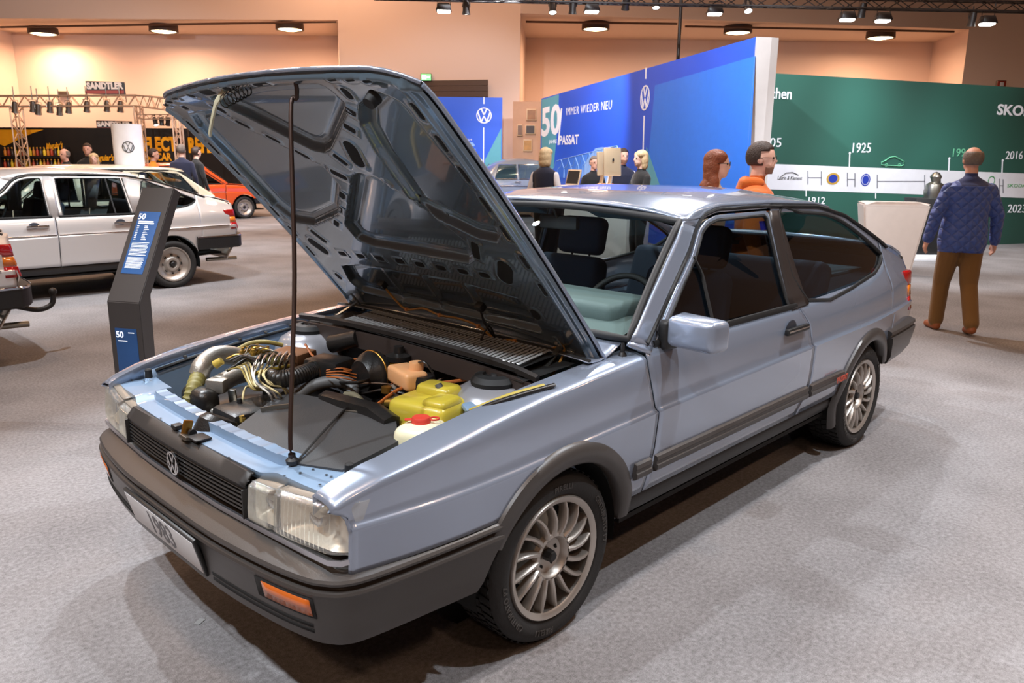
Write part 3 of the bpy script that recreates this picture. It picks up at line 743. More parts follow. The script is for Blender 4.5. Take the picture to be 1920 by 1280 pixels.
def bumper(name, root, front, prof, m, z=0):
    """prof: (outward, z) list swept round the nose or tail"""
    P = bumper_path(front); N = len(P); vs = []; fs = []; K = len(prof)
    for i, (x, y) in enumerate(P):
        a = P[max(0, i-1)]; b = P[min(N-1, i+1)]; t = V((b[0]-a[0], b[1]-a[1])).normalized(); n = V((t.y, -t.x))
        c = V((x, y)); n = n if n.dot(c-V((1.3, 0))) > 0 else -n
        ed = max(0, 1-min(i, N-1-i)/4)*(1 if front else -1)
        for o, zz in prof: vs.append((x+n.x*o-ed*max(0, prof[3][1]-zz)*.55, y+n.y*o, zz))
    for i in range(N-1):
        for k in range(K-1):
            q = [i*K+k, i*K+k+1, (i+1)*K+k+1, (i+1)*K+k]; fs.append(q if front else q[::-1])
    fs.append([k for k in range(K)]); fs.append([(N-1)*K+k for k in range(K)][::-1])
    return mob(name, vs, fs, m, root, 24)
# ================================================================== the blue car
BLUE = paint('blue_metallic_paint', (155, 166, 185), .52, .25)
BLUE_IN = paint('blue_bay_paint', (138, 164, 192), .3, .4)
car = empty('hatchback_car')
tag(car, 'light blue metallic three-door hatchback with raised bonnet in the foreground', 'car')
body(car, BLUE, 3, True)
FBP = [(-.10, .555), (-.072, .540), (-.020, .516), (-.004, .508), (.001, .501), (.0, .494), (-.012, .490), (-.015, .485), (-.012, .480), (.003, .476), (.006, .469), (.002, .461), (-.008, .40), (-.014, .345), (-.024, .318), (-.06, .303), (-.16, .303)]
fb = bumper('front_bumper', car, True, FBP, TRIM)
RBP = [(-.10, .625), (-.03, .610), (-.003, .600), (.0, .585), (-.010, .578), (-.010, .570), (.002, .562), (.0, .54), (-.02, .44), (-.05, .39), (-.15, .38)]
bumper('rear_bumper', car, False, RBP, TRIM)
BPATH = [p for p in bumper_path(True)]
def onbump(y0, y1, o, n=10):
    out = []
    for i in range(n+1):
        y = y0+(y1-y0)*i/n
        T = sorted([(p[1], p[0]) for p in BPATH if p[0] < -.74]); out.append((lerp(y, T)-o, y))
    return out
def bumpstrip(name, y0, y1, z0, z1, o0, o1, m, par, solid=.01, n=10):
    A, B = onbump(y0, y1, o0, n), onbump(y0, y1, o1, n)
    vs = [V((a[0], a[1], z0)) for a in A]+[V((b[0], b[1], z1)) for b in B]; k = n+1
    fs = [[i, i+1, k+i+1, k+i] for i in range(n)]
    if y1 > y0: fs = [f[::-1] for f in fs]
    return mob(name, vs, fs, m, par, 60, solid=solid, off=-1)
AMBER = mat('amber_lens', (206, 104, 40), .2, coat=1., trans=0)
for s in (-1, 1):
    bumpstrip('indicator_recess', s*.525, s*.735, .396, .456, -.007, .0035, DARK, fb, .004)
    bumpstrip('indicator_lamp', s*.555, s*.725, .402, .450, -.0045, .0050, AMBER, fb, .006)
    bumpstrip('lower_air_slot', s*.29, s*.72, .350, .360, -.0125, -.0115, DARK, fb, .003)
    bumpstrip('lower_air_slot', s*.29, s*.72, .366, .376, -.0105, -.0095, DARK, fb, .003)
# number plate
pm = frame((-.902, 0, .411), (0, -1, 0), (-.26, 0, 1))
pl = box('number_plate', (0, 0, 0), (.52, .128, .012), mat('plate_black_edge', (24, 24, 24), .4), car, .003); pl.matrix_local = pm
box('plate_face', (0, 0, .0055), (.502, .108, .004), mat('plate_white', (206, 204, 204), .4), pl, .001)
text('plate_number', '1983', .112, mat('plate_print', (92, 88, 90), .5), pl, Matrix.Translation((.0, -.002, .0078)), .0006, sx=.86, bold=.002)
# chrome strip above the bumper
cs = [(-.737, .790), (-.775, .782), (-.795, .755), (-.806, .66), (-.824, .45), (-.836, .25), (-.840, 0)]
cs = [(x, -y) for x, y in cs]+[(x, y) for x, y in cs[::-1][1:]]
v, f = sweep([V((x, y, .5515)) for x, y in cs], [(-.004, -.009), (.006, -.009), (.006, .004), (-.004, .006)]); mob('chrome_strip', v, f, mat('satin_chrome', (196, 196, 202), .28, .9), car, 30)
def gx(y, z=.6): return -.846+.045*(y/.75)**2+.10*max(0, z-.60)+ (.25*(abs(y)-.55)**2 if abs(y) > .55 else 0)
# grille
GR = mat('grille_black', (38, 37, 37), .45, bump=.05, bscale=400)
def gtop(u, v):
    y = (2*u-1)*.415; x, z = [(gx(y), .648), (gx(y)-.004, .660), (gx(y)+.002, .667), (-.812, .690), (-.800, .690)][int(round(v*4))]; return (x, y, z)
gr = grid('grille', gtop, 24, 4, GR, car, 40, solid=.006, off=1)
for k in range(6):
    z = .641-.0125*k
    P = [V((gx(y, z)+.006+.0008*k, y, z)) for y in lin(-.412, .412, 24)]
    v, f = sweep(P, [(.010, .004), (-.006, .0035), (-.009, .0005), (-.006, -.0028), (.010, -.003)]); mob('slat', v, f, GR, gr, 30)
mob('grille_back', [(-.815, -.415, .565), (-.815, .415, .565), (-.80, .415, .66), (-.80, -.415, .66)], [[0, 1, 2, 3]], DARK, gr, 0)
for s in (-1, 1): box('grille_end', (-.828, s*.414, .608), (.03, .006, .085), GR, gr, .001)
def emblem(parent, M, r, m, dep, w=.09, name='emblem', flat=False):
    root = None; Z = dep
    parts = []
    vs, fs = [], []
    def slab(poly):
        k = len(vs); n = len(poly)
        for zz in (0, Z):
            for (a, b) in poly: vs.append((a*r, b*r, zz))
        fs.append([k+n+i for i in range(n)]); fs.append([k+i for i in range(n)][::-1])
        for i in range(n): fs.append([k+i, k+(i+1) % n, k+n+(i+1) % n, k+n+i])
    N = 40
    for i in range(N):
        a0, a1 = 2*math.pi*i/N, 2*math.pi*(i+1)/N
        slab([(math.cos(a0)*.87, math.sin(a0)*.87), (math.cos(a0), math.sin(a0)), (math.cos(a1), math.sin(a1)), (math.cos(a1)*.87, math.sin(a1)*.87)])
    def stroke(p, q):
        p, q = V(p), V(q); t = (q-p).normalized(); n = V((-t.y, t.x))*w; slab([tuple(p-n), tuple(q-n), tuple(q+n), tuple(p+n)])
    for p, q in [((-.36, .84), (0, .08)), ((.36, .84), (0, .08)), ((-.80, .42), (-.36, -.80)), ((-.36, -.80), (0, -.06)), ((0, -.06), (.36, -.80)), ((.36, -.80), (.80, .42))]: stroke(p, q)
    o = mob(name, vs, fs, m, parent, 30); o.matrix_local = M; return o
em = emblem(gr, frame((-.853, 0, .614), (0, -1, 0), (-.05, 0, 1)), .038, CHROME, .006)
# headlamps
LENS = glass('lamp_lens', (.96, .97, .95), .08, 3.5)
_nt = LENS.node_tree; _o = [n for n in _nt.nodes if n.type == 'OUTPUT_MATERIAL'][0]; _src = _o.inputs[0].links[0].from_socket
_df = _nt.nodes.new('ShaderNodeBsdfDiffuse'); _df.inputs[0].default_value = (.85, .84, .80, 1); _m2 = _nt.nodes.new('ShaderNodeMixShader'); _m2.inputs[0].default_value = .13
_nt.links.new(_src, _m2.inputs[1]); _nt.links.new(_df.outputs[0], _m2.inputs[2]); _nt.links.new(_m2.outputs[0], _o.inputs[0])
REFL = mat('lamp_reflector', (236, 226, 210), .30, .7)
def lamp(name, s, y0, y1, z0, z1a, z1b, flute, lab=None):
    """fluted lens over a reflector bowl; y0 inner, y1 outer"""
    def ft(u, v, d=0.):
        y = y0+(y1-y0)*u; zt = z1a+(z1b-z1a)*u; z = z0+(zt-z0)*v
        x = gx(y, z)-.004
        ed = min(u, 1-u, v, 1-v); x += .014*(1-min(1, ed/.10))**2
        if u > .80 and y1 > .7: x += .040*((u-.80)/.20)**1.6
        return V((x+d, s*y, z))
    nu = 96
    def front(u, v):
        p = ft(u, v); 
        if .06 < v < .94 and .04 < u < .96: p.x += .0035*math.sin(u*nu/6*2*math.pi)
        return p
    vs = [front(i/nu, j/14) for j in range(15) for i in range(nu+1)]; fs = []
    for j in range(14):
        for i in range(nu):
            a = j*(nu+1)+i; q = [a, a+1, a+nu+2, a+nu+1]; fs.append(q[::-1] if s > 0 else q)
    # rim going back
    per = [(i, 0) for i in range(nu+1)]+[(nu, j) for j in range(1, 15)]+[(i, 14) for i in range(nu-1, -1, -1)]+[(0, j) for j in range(13, 0, -1)]
    k = len(vs); n = len(per)
    for i, j in per: p = vs[j*(nu+1)+i]; vs.append(p+V((.045, 0, 0)))
    for t in range(n):
        i, j = per[t]; i2, j2 = per[(t+1) % n]; fs.append([j*(nu+1)+i, k+t, k+(t+1) % n, j2*(nu+1)+i2])
    L = mob(name, vs, fs, LENS, car, 50)
    cy, cz = (y0+y1)/2, (z0+(z1a+z1b)/2)/2
    def bowl(u, v):
        p = ft(u*.94+.03, v*.92+.04); a, b = 2*u-1, 2*v-1
        p.x += .018+.055*(1-max(abs(a), abs(b))**2.2); return p
    grid('reflector', bowl, 16, 12, REFL, L, 50, flip=(s > 0))
    bm = bmesh.new(); addbox(bm, (gx(cy)+.045, s*cy, cz), (.03, .05, .03), None, .008, 2); bmob('bulb_shield', bm, CHROME, L, 40)
    mob('lamp_shell', [ft(0, 0, .08), ft(1, 0, .08), ft(1, 1, .08), ft(0, 1, .08)], [[0, 1, 2, 3]], DARK, L, 0)
    tp = grid('lamp_top', lambda u, v: ft(.02+u*.96, 1)+V((.008+v*.07, 0, .001+.006*v)), 10, 2, mat('lamp_housing_clear', (150, 140, 128), .3), L, 50, solid=.004)
    return L
for s in (-1, 1):
    lamp('driving_lamp', s, .422, .527, .562, .672, .676, 10)
    lamp('headlamp', s, .535, .795, .562, .680, .700, 24)
# ------------------------------------------------------------------ slam panel
def slam(u, v):
    y = (2*u-1)*.70; k = 1-sstep(.42, .50, abs(y)); x0 = gx(y*.97)+.040
    if abs(y) > .42: x0 += .018*sstep(.42, .5, abs(y))
    notch = .003*sstep(.2, .5, abs(math.sin(y*math.pi/.085))) if abs(y) < .42 else 0
    A = [(x0, .672), (x0+.001, .690), (x0+.03, .692), (x0+.062, .693), (x0+.066, .704+.02*1-notch), (x0+.10, .724-notch), (x0+.106, .70), (x0+.108, .60)]
    zo = .700+.012*(1-abs(y)/.7)
    B = [(x0-.004, .676), (x0-.003, zo-.002), (x0+.03, zo), (x0+.06, zo), (x0+.08, zo), (x0+.125, zo+.001), (x0+.13, zo-.01), (x0+.132, .60)]
    a, b = A[int(round(v*7))], B[int(round(v*7))]
    return (b[0]+(a[0]-b[0])*k, y, b[1]+(a[1]-b[1])*k)
sl = grid('slam_panel', slam, 140, 7, BLUE_IN, car, 40, solid=.003)
for (px, py) in [(395, 887), (465, 903), (533, 893), (563, 887), (587, 880), (612, 890), (621, 893), (600, 908), (300, 777), (247, 712), (270, 713), (428, 850)]:
    p = onz(px, py, .707); vs, fs = lathe([(0, 0), (.0045, 0)], 10); mob('panel_hole', vs, fs, DARK, sl, 0, loc=(p.x, p.y, (.7135-.0*1 if abs(p.y) < .0 else .0)+0.7165-.0143*abs(p.y) if abs(p.y) > .45 else .6955))
# latch
lt = box('bonnet_latch', onz(350, 805, .71), (.03, .012, .06), mat('brass_passivated', (176, 128, 60), .35, .9), car, .004, (0, .3, 0))
box('latch_plate', (.0, -.03, -.018), (.05, .05, .012), STEEL, lt, .003); turned('latch_roller', [(0, .006), (.012, .006), (.012, -.006), (0, -.006)], BLACK, lt, 14, 'y', loc=(.01, -.02, -.005))
box('latch_cover', onz(374, 820, .70), (.05, .065, .006), BLACK, car, .002); box('latch_cable_clip', onz(333, 799, .70), (.03, .035, .014), BLACK, car, .003)
for (px, py) in ((268, 692),):
    turned('rubber_buffer', [(.014, 0), (.012, .03), (.008, .034), (0, .034)], RUBBER, car, 14, loc=(-.66, .66, .715))
turned('rubber_buffer', [(.014, 0), (.012, .03), (.008, .034), (0, .034)], RUBBER, car, 14, loc=(-.66, -.66, .715))
# ------------------------------------------------------------------ engine bay shell
for s in (-1, 1):
    def inn(u, v, s=s):
        x = -.66+1.0*u; zt = lerp(x, FT)-.03; z = zt+(.36-zt)*v
        y = .705-.03*v-(.10*sstep(.25, .6, v)*math.exp(-((x-.02)/.2)**2))
        return (x, s*y, z)
    grid('inner_fender', inn, 30, 10, BLUE_IN, car, 60, solid=.003, flip=(s < 0))
    # rain channel and bolts
    v, f = sweep([V((x, s*.694, lerp(x, FT)-.036)) for x in lin(-.62, .30, 20)], circ(.007, 6)); mob('bay_edge_seal', v, f, RUBBER, car, 60)
    for x in lin(-.5, .2, 6): turned('fender_bolt', [(0, .006), (.007, .006), (.008, 0)], STEEL, car, 6, loc=(x, s*.700, lerp(x, FT)-.026))
    tw = turned('strut_tower', [(.165, -.36), (.16, -.14), (.15, -.06), (.125, -.02), (.09, 0), (.0, .0)], mat('tower_grey_paint', (150, 150, 156), .3, .3, .8), car, 36, loc=(-.02, s*.555, .816))
    turned('strut_cap', [(.078, 0), (.080, .014), (.066, .030), (.040, .034), (.036, .026), (.016, .024), (.012, .034), (0, .034)], RUBBER, tw, 28)
mob('bay_floor', [(-.66, -.68, .34), (.0, -.68, .34), (.0, .68, .34), (-.66, .68, .34)], [[0, 1, 2, 3]], DARK, car, 0)
grid('firewall', lambda u, v: (.03+.02*v, (2*u-1)*.68, .36+.50*v), 8, 6, mat('firewall_black', (34, 30, 28), .6), car, 60)
# plenum: dark tray, rubber edge, slatted grille, painted cowl
mob('plenum_tray', [(-.02, -.68, .845), (.24, -.68, .86), (.24, .62, .86), (-.02, .62, .845)], [[0, 1, 2, 3]], DARK, car, 0)
v, f = sweep(catmull([(.0, .66, .868), (.01, .45, .880), (.012, .2, .888), (.012, -.1, .890), (.012, -.4, .887), (.015, -.60, .876), (.03, -.70, .855)], 6), [(-.010, -.014), (.010, -.014), (.013, .003), (0, .010), (-.012, .003)]); mob('plenum_seal', v, f, mat('plenum_rubber', (36, 31, 29), .55), car, 50)
v, f = sweep(catmull([(-.01, .66, .835), (-.005, .3, .850), (-.002, 0, .856), (-.002, -.3, .852), (.0, -.62, .838), (.02, -.70, .82)], 6), [(-.02, -.05), (.02, -.05), (.02, .015), (-.016, .008)]); mob('bulkhead_panel', v, f, mat('bulkhead_brown', (52, 42, 38), .5), car, 50)
cg = mob('cowl_grille', [(.0, -.62, .866), (.215, -.62, .884), (.215, .42, .890), (.0, .42, .874)], [[0, 1, 2, 3]], DARK, car, 0)
SLM = mat('cowl_slat_grey', (196, 198, 200), .3, .35)
sv = None
for k in range(48):
    y = .40-.0212*k
    if sv is None:
        bm = bmesh.new(); addbox(bm, (0, 0, 0), (.185, .0105, .003), Euler((.25, 0, 0)), .001, 1); sv = bmob('slat', bm, SLM, cg, 30)
        o = sv
    else: o = sv.copy(); link(o, cg)
    o.location = (.125, y, .888); o.rotation_euler = (0, -.075, .12)
for x in (.03, .10, .17): tube('slat_bar', [(x, .41, .880+x*.08), (x, -.60, .876+x*.08)], .003, BLACK, cg, 6, 1)
def cowl(u, v):
    y = (2*u-1)*.74; A = (.215+.02*(y/.74)**2, .892-.02*(y/.74)**4); B = (.345+.075*(y/.74)**2, .938-.025*(y/.74)**2)
    x = A[0]+(B[0]-A[0])*v; z = A[1]+(B[1]-A[1])*v-.018*math.sin(math.pi*v); return (x, y, z)
cw = grid('cowl_panel', cowl, 30, 8, BLUE, car, 60, solid=.004)
v, f = sweep([V(cowl(i/30, .05))+V((0, 0, .006)) for i in range(31)], circ(.007, 6)); mob('cowl_seal', v, f, RUBBER, cw, 60)
v, f = sweep([V(cowl(i/30, .30))+V((0, 0, .008)) for i in range(2, 29)], circ(.004, 6)); mob('cowl_chrome_strip', v, f, CHROME, cw, 60)
for y in (-.30, .22):
    w_ = tube('wiper_arm', [(.30, y, .93), (.345, y+.25, .958), (.36, y+.46, .962)], .007, BLACK, car, 6, 3); tube('wiper_blade', [(.345, y+.12, .968), (.372, y+.58, .972)], .006, RUBBER, w_, 6, 1)
an = turned('aerial_base', [(.016, 0), (.012, .014), (.008, .018), (.008, .035), (.006, .05), (0, .05)], BLACK, car, 14, loc=(.405, -.755, .868))
# door mirror
for s in (-1, 1):
    bm = bmesh.new(); addbox(bm, (0, 0, 0), (.10, .20, .125), None, .025, 4)
    for v_ in bm.verts:
        v_.co.x += .04*(abs(v_.co.y+s*.1)/.2)*(-1 if s < 0 else -1)*-.6; v_.co.z *= 1-.10*(abs(v_.co.y+s*.1))/.2
        if v_.co.x < -.02: v_.co.z *= .90; v_.co.y *= .94
    mi = bmob('door_mirror', bm, BLUE, car, 40); mi.location = (.605, s*.915, .945); mi.rotation_euler = (0, 0, s*.16)
    box('mirror_glass', (.051, 0, 0), (.004, .165, .10), CHROME, mi, .002)
    bm = bmesh.new(); addbox(bm, (-.01, -s*.108, -.018), (.085, .05, .11), None, .018, 3); bmob('mirror_base', bm, BLACK, mi, 50)
SIDE = mat('red_print', (196, 74, 48), .5)
text('side_script', 'PASSAT', .040, SIDE, car, frame((2.135, -.8665, .476), (1, 0, .0), (0, 0, 1)), .0008, bold=.0012)
fc = turned('fuel_flap', [(.0, .003), (.072, .003), (.075, 0)], BLUE, car, 30, 'y', loc=(3.04, .79, .79))

st_ = mob('window_sticker', onside([(1.545, 1.235), (1.60, 1.235), (1.60, 1.275), (1.545, 1.275)], -1, -.014), [[0, 1, 2, 3]], mat('sticker_violet', (70, 60, 190), .5), car, 0)
# ------------------------------------------------------------------ raised bonnet
TH = math.radians(47.0); H0 = V((.362, 0, .842)); HD = V((-math.cos(TH), 0, math.sin(TH))); HN = V((math.sin(TH), 0, math.cos(TH)))
def hpnt(u, v, n=0.): return H0+V((0, u, 0))+HD*v+HN*n
def vmax(u): return 1.308-.055*(abs(u)/.735)**2-.06*max(0, (abs(u)-.60)/.135)**2
def crown(u, v):                      # the skin bends down towards nose and sides
    t = v/1.3
    return .012*(1-(u/.735)**2)-.0 + .020*math.sin(math.pi*min(1, t)) - .05*max(0, (t-.86)/.14)**2
def hskin(a, b):
    u = (2*a-1)*.735; v = vmax(u)*b; return hpnt(u, v, crown(u, v)+.004)
bon = grid('bonnet', hskin, 50, 50, BLUE, car, 60, solid=.0015, off=1, flip=True)
RP = [[(.29, 1.225), (.015, 1.244), (-.186, 1.24), (-.362, 1.228), (-.357, 1.17), (-.332, 1.141), (-.098, 1.007), (-.043, .989), (.007, .998), (.075, 1.045), (.194, 1.129), (.27, 1.185)],
      [(.59, 1.149), (.427, 1.155), (.365, 1.095), (.062, .895), (.062, .817), (.231, .676), (.46, .606), (.593, .615), (.63, .689), (.625, .924), (.62, 1.10)],
      [(-.569, 1.178), (-.448, 1.131), (-.385, 1.065), (-.355, .972), (-.34, .852), (-.332, .741), (-.446, .674), (-.52, .634), (-.594, .627), (-.640, .677), (-.635, .916), (-.622, 1.023), (-.608, 1.146)],
      [(-.098, .845), (.206, .594), (.208, .537), (.147, .515), (-.136, .505), (-.363, .495), (-.401, .515), (-.42, .575), (-.303, .747), (-.21, .841), (-.141, .858)],
      [(.505, .323), (.54, .24), (.514, .195), (.25, .17), (-.125, .165), (-.383, .165), (-.505, .163), (-.51, .254), (-.498, .309), (-.189, .344), (.119, .342), (.371, .343)]]
HOLES = []                            # (cu, cv, half length, half width, angle, round)
def slot(u, v, l, w, ang, rnd=1.): HOLES.append((u, v, l, w, ang, rnd))
for s_, q in ((1, [1.11, 1.0, .888, .774, .656, .54, .42]), (-1, [1.122, 1.01, .895, .778, .66, .533, .404])):
    for v_ in q: slot(s_*.672, v_, .030, .007, math.pi/2)
for u_, v_, a_ in ((.302, 1.103, .62), (.195, 1.033, .62), (.098, .96, .65), (-.242, .82, 2.35), (-.317, .745, 2.35), (-.392, .668, 2.35)): slot(u_, v_, .030, .006, a_)
for u_ in (.427, .300, .175, .049, -.069, -.188, -.305, -.416): slot(u_, .426, .024, .011, 0, .5)
for u_, v_, a_ in ((-.369, 1.131, .75), (-.298, 1.067, .75), (.073, .767, 2.45), (.171, .692, 2.45), (.278, .61, 2.45)): slot(u_, v_, .021, .012, a_, .5)
slot(-.208, .962, .058, .026, 1.95); slot(-.445, 1.20, .026, .012, 2.0); slot(.345, 1.18, .026, .012, 1.0)
slot(.572, .456, .052, .026, .9); slot(-.537, .46, .062, .030, 2.15); slot(-.55, .255, .026, .02, 2.0); slot(.62, .265, .020, .014, 1.2)
slot(-.105, .938, .028, .010, 1.0, .3); slot(-.018, .868, .034, .012, .55, .3); slot(-.462, .552, .046, .015, 2.1, .3); slot(.50, .52, .04, .013, 1.0, .3)
slot(.246, 1.268, .042, .014, 0, .3); slot(-.113, 1.270, .042, .014, 0, .3); slot(.10, 1.272, .022, .010, 0, .4)
for u_ in (-.466, -.538, -.599, .512, .59, .65): slot(u_, 1.262-.03*max(0, (abs(u_)-.5)/.15), .018, .005, 0)
slot(.379, 1.262, .014, .009, .3); slot(.555, 1.205, .014, .010, 0, .4)
def pdist(p, poly):
    """signed distance to polygon, negative inside"""
    x, y = p; d = 9; ins = False; n = len(poly)
    for i in range(n):
        ax, ay = poly[i]; bx, by = poly[(i+1) % n]
        ex, ey = bx-ax, by-ay; wx, wy = x-ax, y-ay; t = max(0, min(1, (wx*ex+wy*ey)/(ex*ex+ey*ey)))
        dd = math.hypot(wx-ex*t, wy-ey*t); d = min(d, dd)
        if (ay > y) != (by > y) and x < (bx-ax)*(y-ay)/(by-ay)+ax: ins = not ins
    return -d if ins else d
BB = [(min(a for a, b in P), max(a for a, b in P), min(b for a, b in P), max(b for a, b in P)) for P in RP]
def under(u, v):
    """depth of the inner panel (towards the skin is +) and whether it is a hole"""
    h = -.030; hole = False
    for P, (a, b, c, d) in zip(RP, BB):
        if u < a-.06 or u > b+.06 or v < c-.06 or v > d+.06: continue
        s_ = pdist((u, v), P)-.012
        if s_ < .035:
            h = max(h, -.030+.026*sstep(.014, -.010, s_)-.012*math.exp(-((s_-.020)/.010)**2)+.005*math.exp(-((s_+.026)/.006)**2))
    # stiffening rolls along the sides, crease of the skin
    e = .735-abs(u); h += .014*sstep(.03, .0, e)-.011*math.exp(-((e-.036)/.008)**2)-.006*math.exp(-((e-.012)/.005)**2)
    if v < .14: h -= .004*math.sin(v/.14*math.pi)
    for k in (-.22, .02, .26):
        if .15 < v < .34: h -= .008*math.exp(-((u-k)/.016)**2)
    for (cu, cv, l, w_, a, r) in HOLES:
        if abs(u-cu) > .09 or abs(v-cv) > .09: continue
        ca, sa = math.cos(a), math.sin(a); x = (u-cu)*ca+(v-cv)*sa; y = -(u-cu)*sa+(v-cv)*ca
        if r >= 1: k = math.hypot(max(0, abs(x)-(l-w_)), y)-w_
        else: k = max(abs(x)-l, abs(y)-w_)
        if k < .02: h -= .003*math.exp(-((k-.006)/.006)**2)
    return h, hole
NU, NV = 236, 212; vs = []; fs = []; mi_ = []
for j in range(NV+1):
    for i in range(NU+1):
        u = (2*i/NU-1)*.733; vm = vmax(u)-.003; v = vm*j/NV
        h, ho = under(u, v); t = v/1.3
        cr = crown(u, v)
        lip = .030*sstep(.018, .0, vm-v)
        vs.append(hpnt(u, v, min(cr+h+lip, cr+.003)))
hc = [[under((2*(i+.5)/NU-1)*.733, (vmax((2*(i+.5)/NU-1)*.733)-.003)*(j+.5)/NV)[1] for i in range(NU)] for j in range(NV)]
for j in range(NV):
    for i in range(NU):
        a = j*(NU+1)+i; fs.append([a, a+1, a+NU+2, a+NU+1]); mi_.append(1 if hc[j][i] else 0)
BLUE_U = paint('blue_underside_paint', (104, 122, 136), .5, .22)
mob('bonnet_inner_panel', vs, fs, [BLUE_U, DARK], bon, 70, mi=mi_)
def surfn(u, v): return crown(u, v)+under(u, v)[0]
for (cu, cv, l, w_, a, r) in HOLES:          # flat dark patches painting the shade inside the panel openings
    q = []; N = 20
    for i in range(N):
        an = 2*math.pi*i/N; e = 2/(2 if r >= 1 else 5)
        cx_, sx_ = math.cos(an), math.sin(an)
        if r >= 1: x = math.copysign(max(0, l-w_), cx_)+w_*cx_; y = w_*sx_
        else: x = l*math.copysign(abs(cx_)**e, cx_); y = w_*math.copysign(abs(sx_)**e, sx_)
        q.append((cu+x*math.cos(a)-y*math.sin(a), cv+x*math.sin(a)+y*math.cos(a)))
    vs = [hpnt(u, v, surfn(u, v)-.0012) for u, v in q]; vs2 = [hpnt(cu+(u-cu)*1.0, cv+(v-cv)*1.0, surfn(u, v)+.002) for u, v in q]
    mob('panel_slot', vs+vs2, [list(range(N))[::-1]]+[[i, (i+1) % N, N+(i+1) % N, N+i] for i in range(N)], DARK, bon, 0)
# edge lip joining skin and inner panel
for s_ in (-1, 1):
    P = [hpnt(s_*.735, 1.19*t, crown(s_*.735, 1.19*t)-.004) for t in lin(0, 1, 30)]; v, f = sweep(P, circ(.007, 6)); mob('bonnet_hem', v, f, BLUE, bon, 60)
P = [hpnt((2*t-1)*.733, vmax((2*t-1)*.733), crown((2*t-1)*.733, vmax((2*t-1)*.733))-.001) for t in lin(0, 1, 40)]; v, f = sweep(P, circ(.006, 6)); mob('bonnet_hem', v, f, BLUE, bon, 60)
# hinges
for s_ in (-1, 1):
    hg_ = tube('hinge_strap', [hpnt(s_*.60, .17, -.035), hpnt(s_*.604, .05, -.04)], .012, BLUE_U, bon, 6, 1, r2=.004)
    for q in (.14, .07): turned('hinge_bolt', [(0, .01), (.008, .01), (.009, 0)], STEEL, hg_, 6, loc=hpnt(s_*.60, q, -.044))
    a = hpnt(s_*.60, .12, -.04)
    v, f = sweep([a, V((.115, s_*.63, .83))], [(-.010, -.003), (.010, -.003), (.010, .003), (-.010, .003)]); mob('hinge_arm', v, f, STEEL, bon, 30)
    v, f = sweep([hpnt(s_*.605, .06, -.04), V((.24, s_*.655, .82))], [(-.010, -.003), (.010, -.003), (.010, .003), (-.010, .003)]); mob('hinge_arm', v, f, STEEL, bon, 30)
# latch hook, spring, rubber stop
BRASS = mat('brass_passivated', (176, 128, 60), .35, .9)
hk = hpnt(.14, 1.262, -.05)
tube('latch_hook', [hk, hpnt(.20, 1.24, -.075), hpnt(.31, 1.16, -.115), hpnt(.33, 1.15, -.11)], .006, mat('hook_pale', (206, 200, 170), .4), bon, 6, 2, r2=.011)
sp = []
for i in range(7*10+1):
    t = i/70; a = i/10*2*math.pi; c = hpnt(-.01+.13*t, 1.262-.012*t, -.045-.040*t); sp.append(c+V((0, math.cos(a)*.004, 0))+HD*math.sin(a)*.020+HN*math.cos(a)*.020)
tube('latch_spring', sp, .0020, mat('spring_steel', (60, 56, 52), .35, .8), bon, 5, 1)
turned('rubber_stop', [(0, .03), (.018, .03), (.022, 0)], RUBBER, bon, 14, loc=hpnt(-.583, 1.195, -.045), rot=(0, math.pi-(-TH), 0))
box('hook_carrier', hpnt(.14, 1.268, -.035), (.03, .10, .03), STEEL, bon, .004, (0, TH, 0))
# prop rod from slam panel to bonnet
pb = onz(548, 866, .715); pt = hpnt(-.26, 1.235, -.055)
rod = tube('prop_rod', [pb-V((0, 0, .01)), pb+V((0, 0, .10)), pb.lerp(pt, .5), pb.lerp(pt, .94)+V((-.012, .01, 0)), pb.lerp(pt, .985), hpnt(-.275, 1.262, -.045), hpnt(-.245, 1.278, -.035)], .0065, mat('prop_rod_brown', (66, 50, 44), .4, .6), car, 8, 6)
turned('rod_clip', [(.016, 0), (.018, .012), (.010, .02), (.010, .03)], BLACK, rod, 12, loc=pb-V((0, 0, .005)))
# washer hose under the bonnet with its clips
YH = mat('hose_amber', (168, 122, 52), .45)
hs = [hpnt(.266, .28, -.03), hpnt(.22, .22, -.05), hpnt(.172, .183, -.06), hpnt(.06, .20, -.05), hpnt(-.041, .194, -.06), hpnt(-.15, .19, -.055), hpnt(-.245, .174, -.06), hpnt(-.311, .13, -.07), hpnt(-.411, .134, -.065), hpnt(-.50, .10, -.07), V((.27, -.60, .90)), V((.20, -.63, .84)), V((.10, -.65, .80))]
ho = tube('washer_hose', hs, .0045, YH, bon, 6, 5)
for p in (hs[2], hs[4], hs[6], hs[8]): box('hose_clip', p, (.014, .014, .014), mat('clip_amber', (196, 130, 70), .5), ho, .003)
for u_, v_ in ((.266, .285), (-.296, .262)): box('washer_jet', hpnt(u_, v_, -.03), (.03, .035, .03), BLACK, bon, .006, (0, TH, 0))
tube('jet_hose', [hpnt(-.296, .25, -.04), hpnt(-.30, .2, -.06), hpnt(-.315, .14, -.07), V((.16, -.34, .95)), V((.13, -.33, .90))], .004, BLACK, bon, 6, 4)
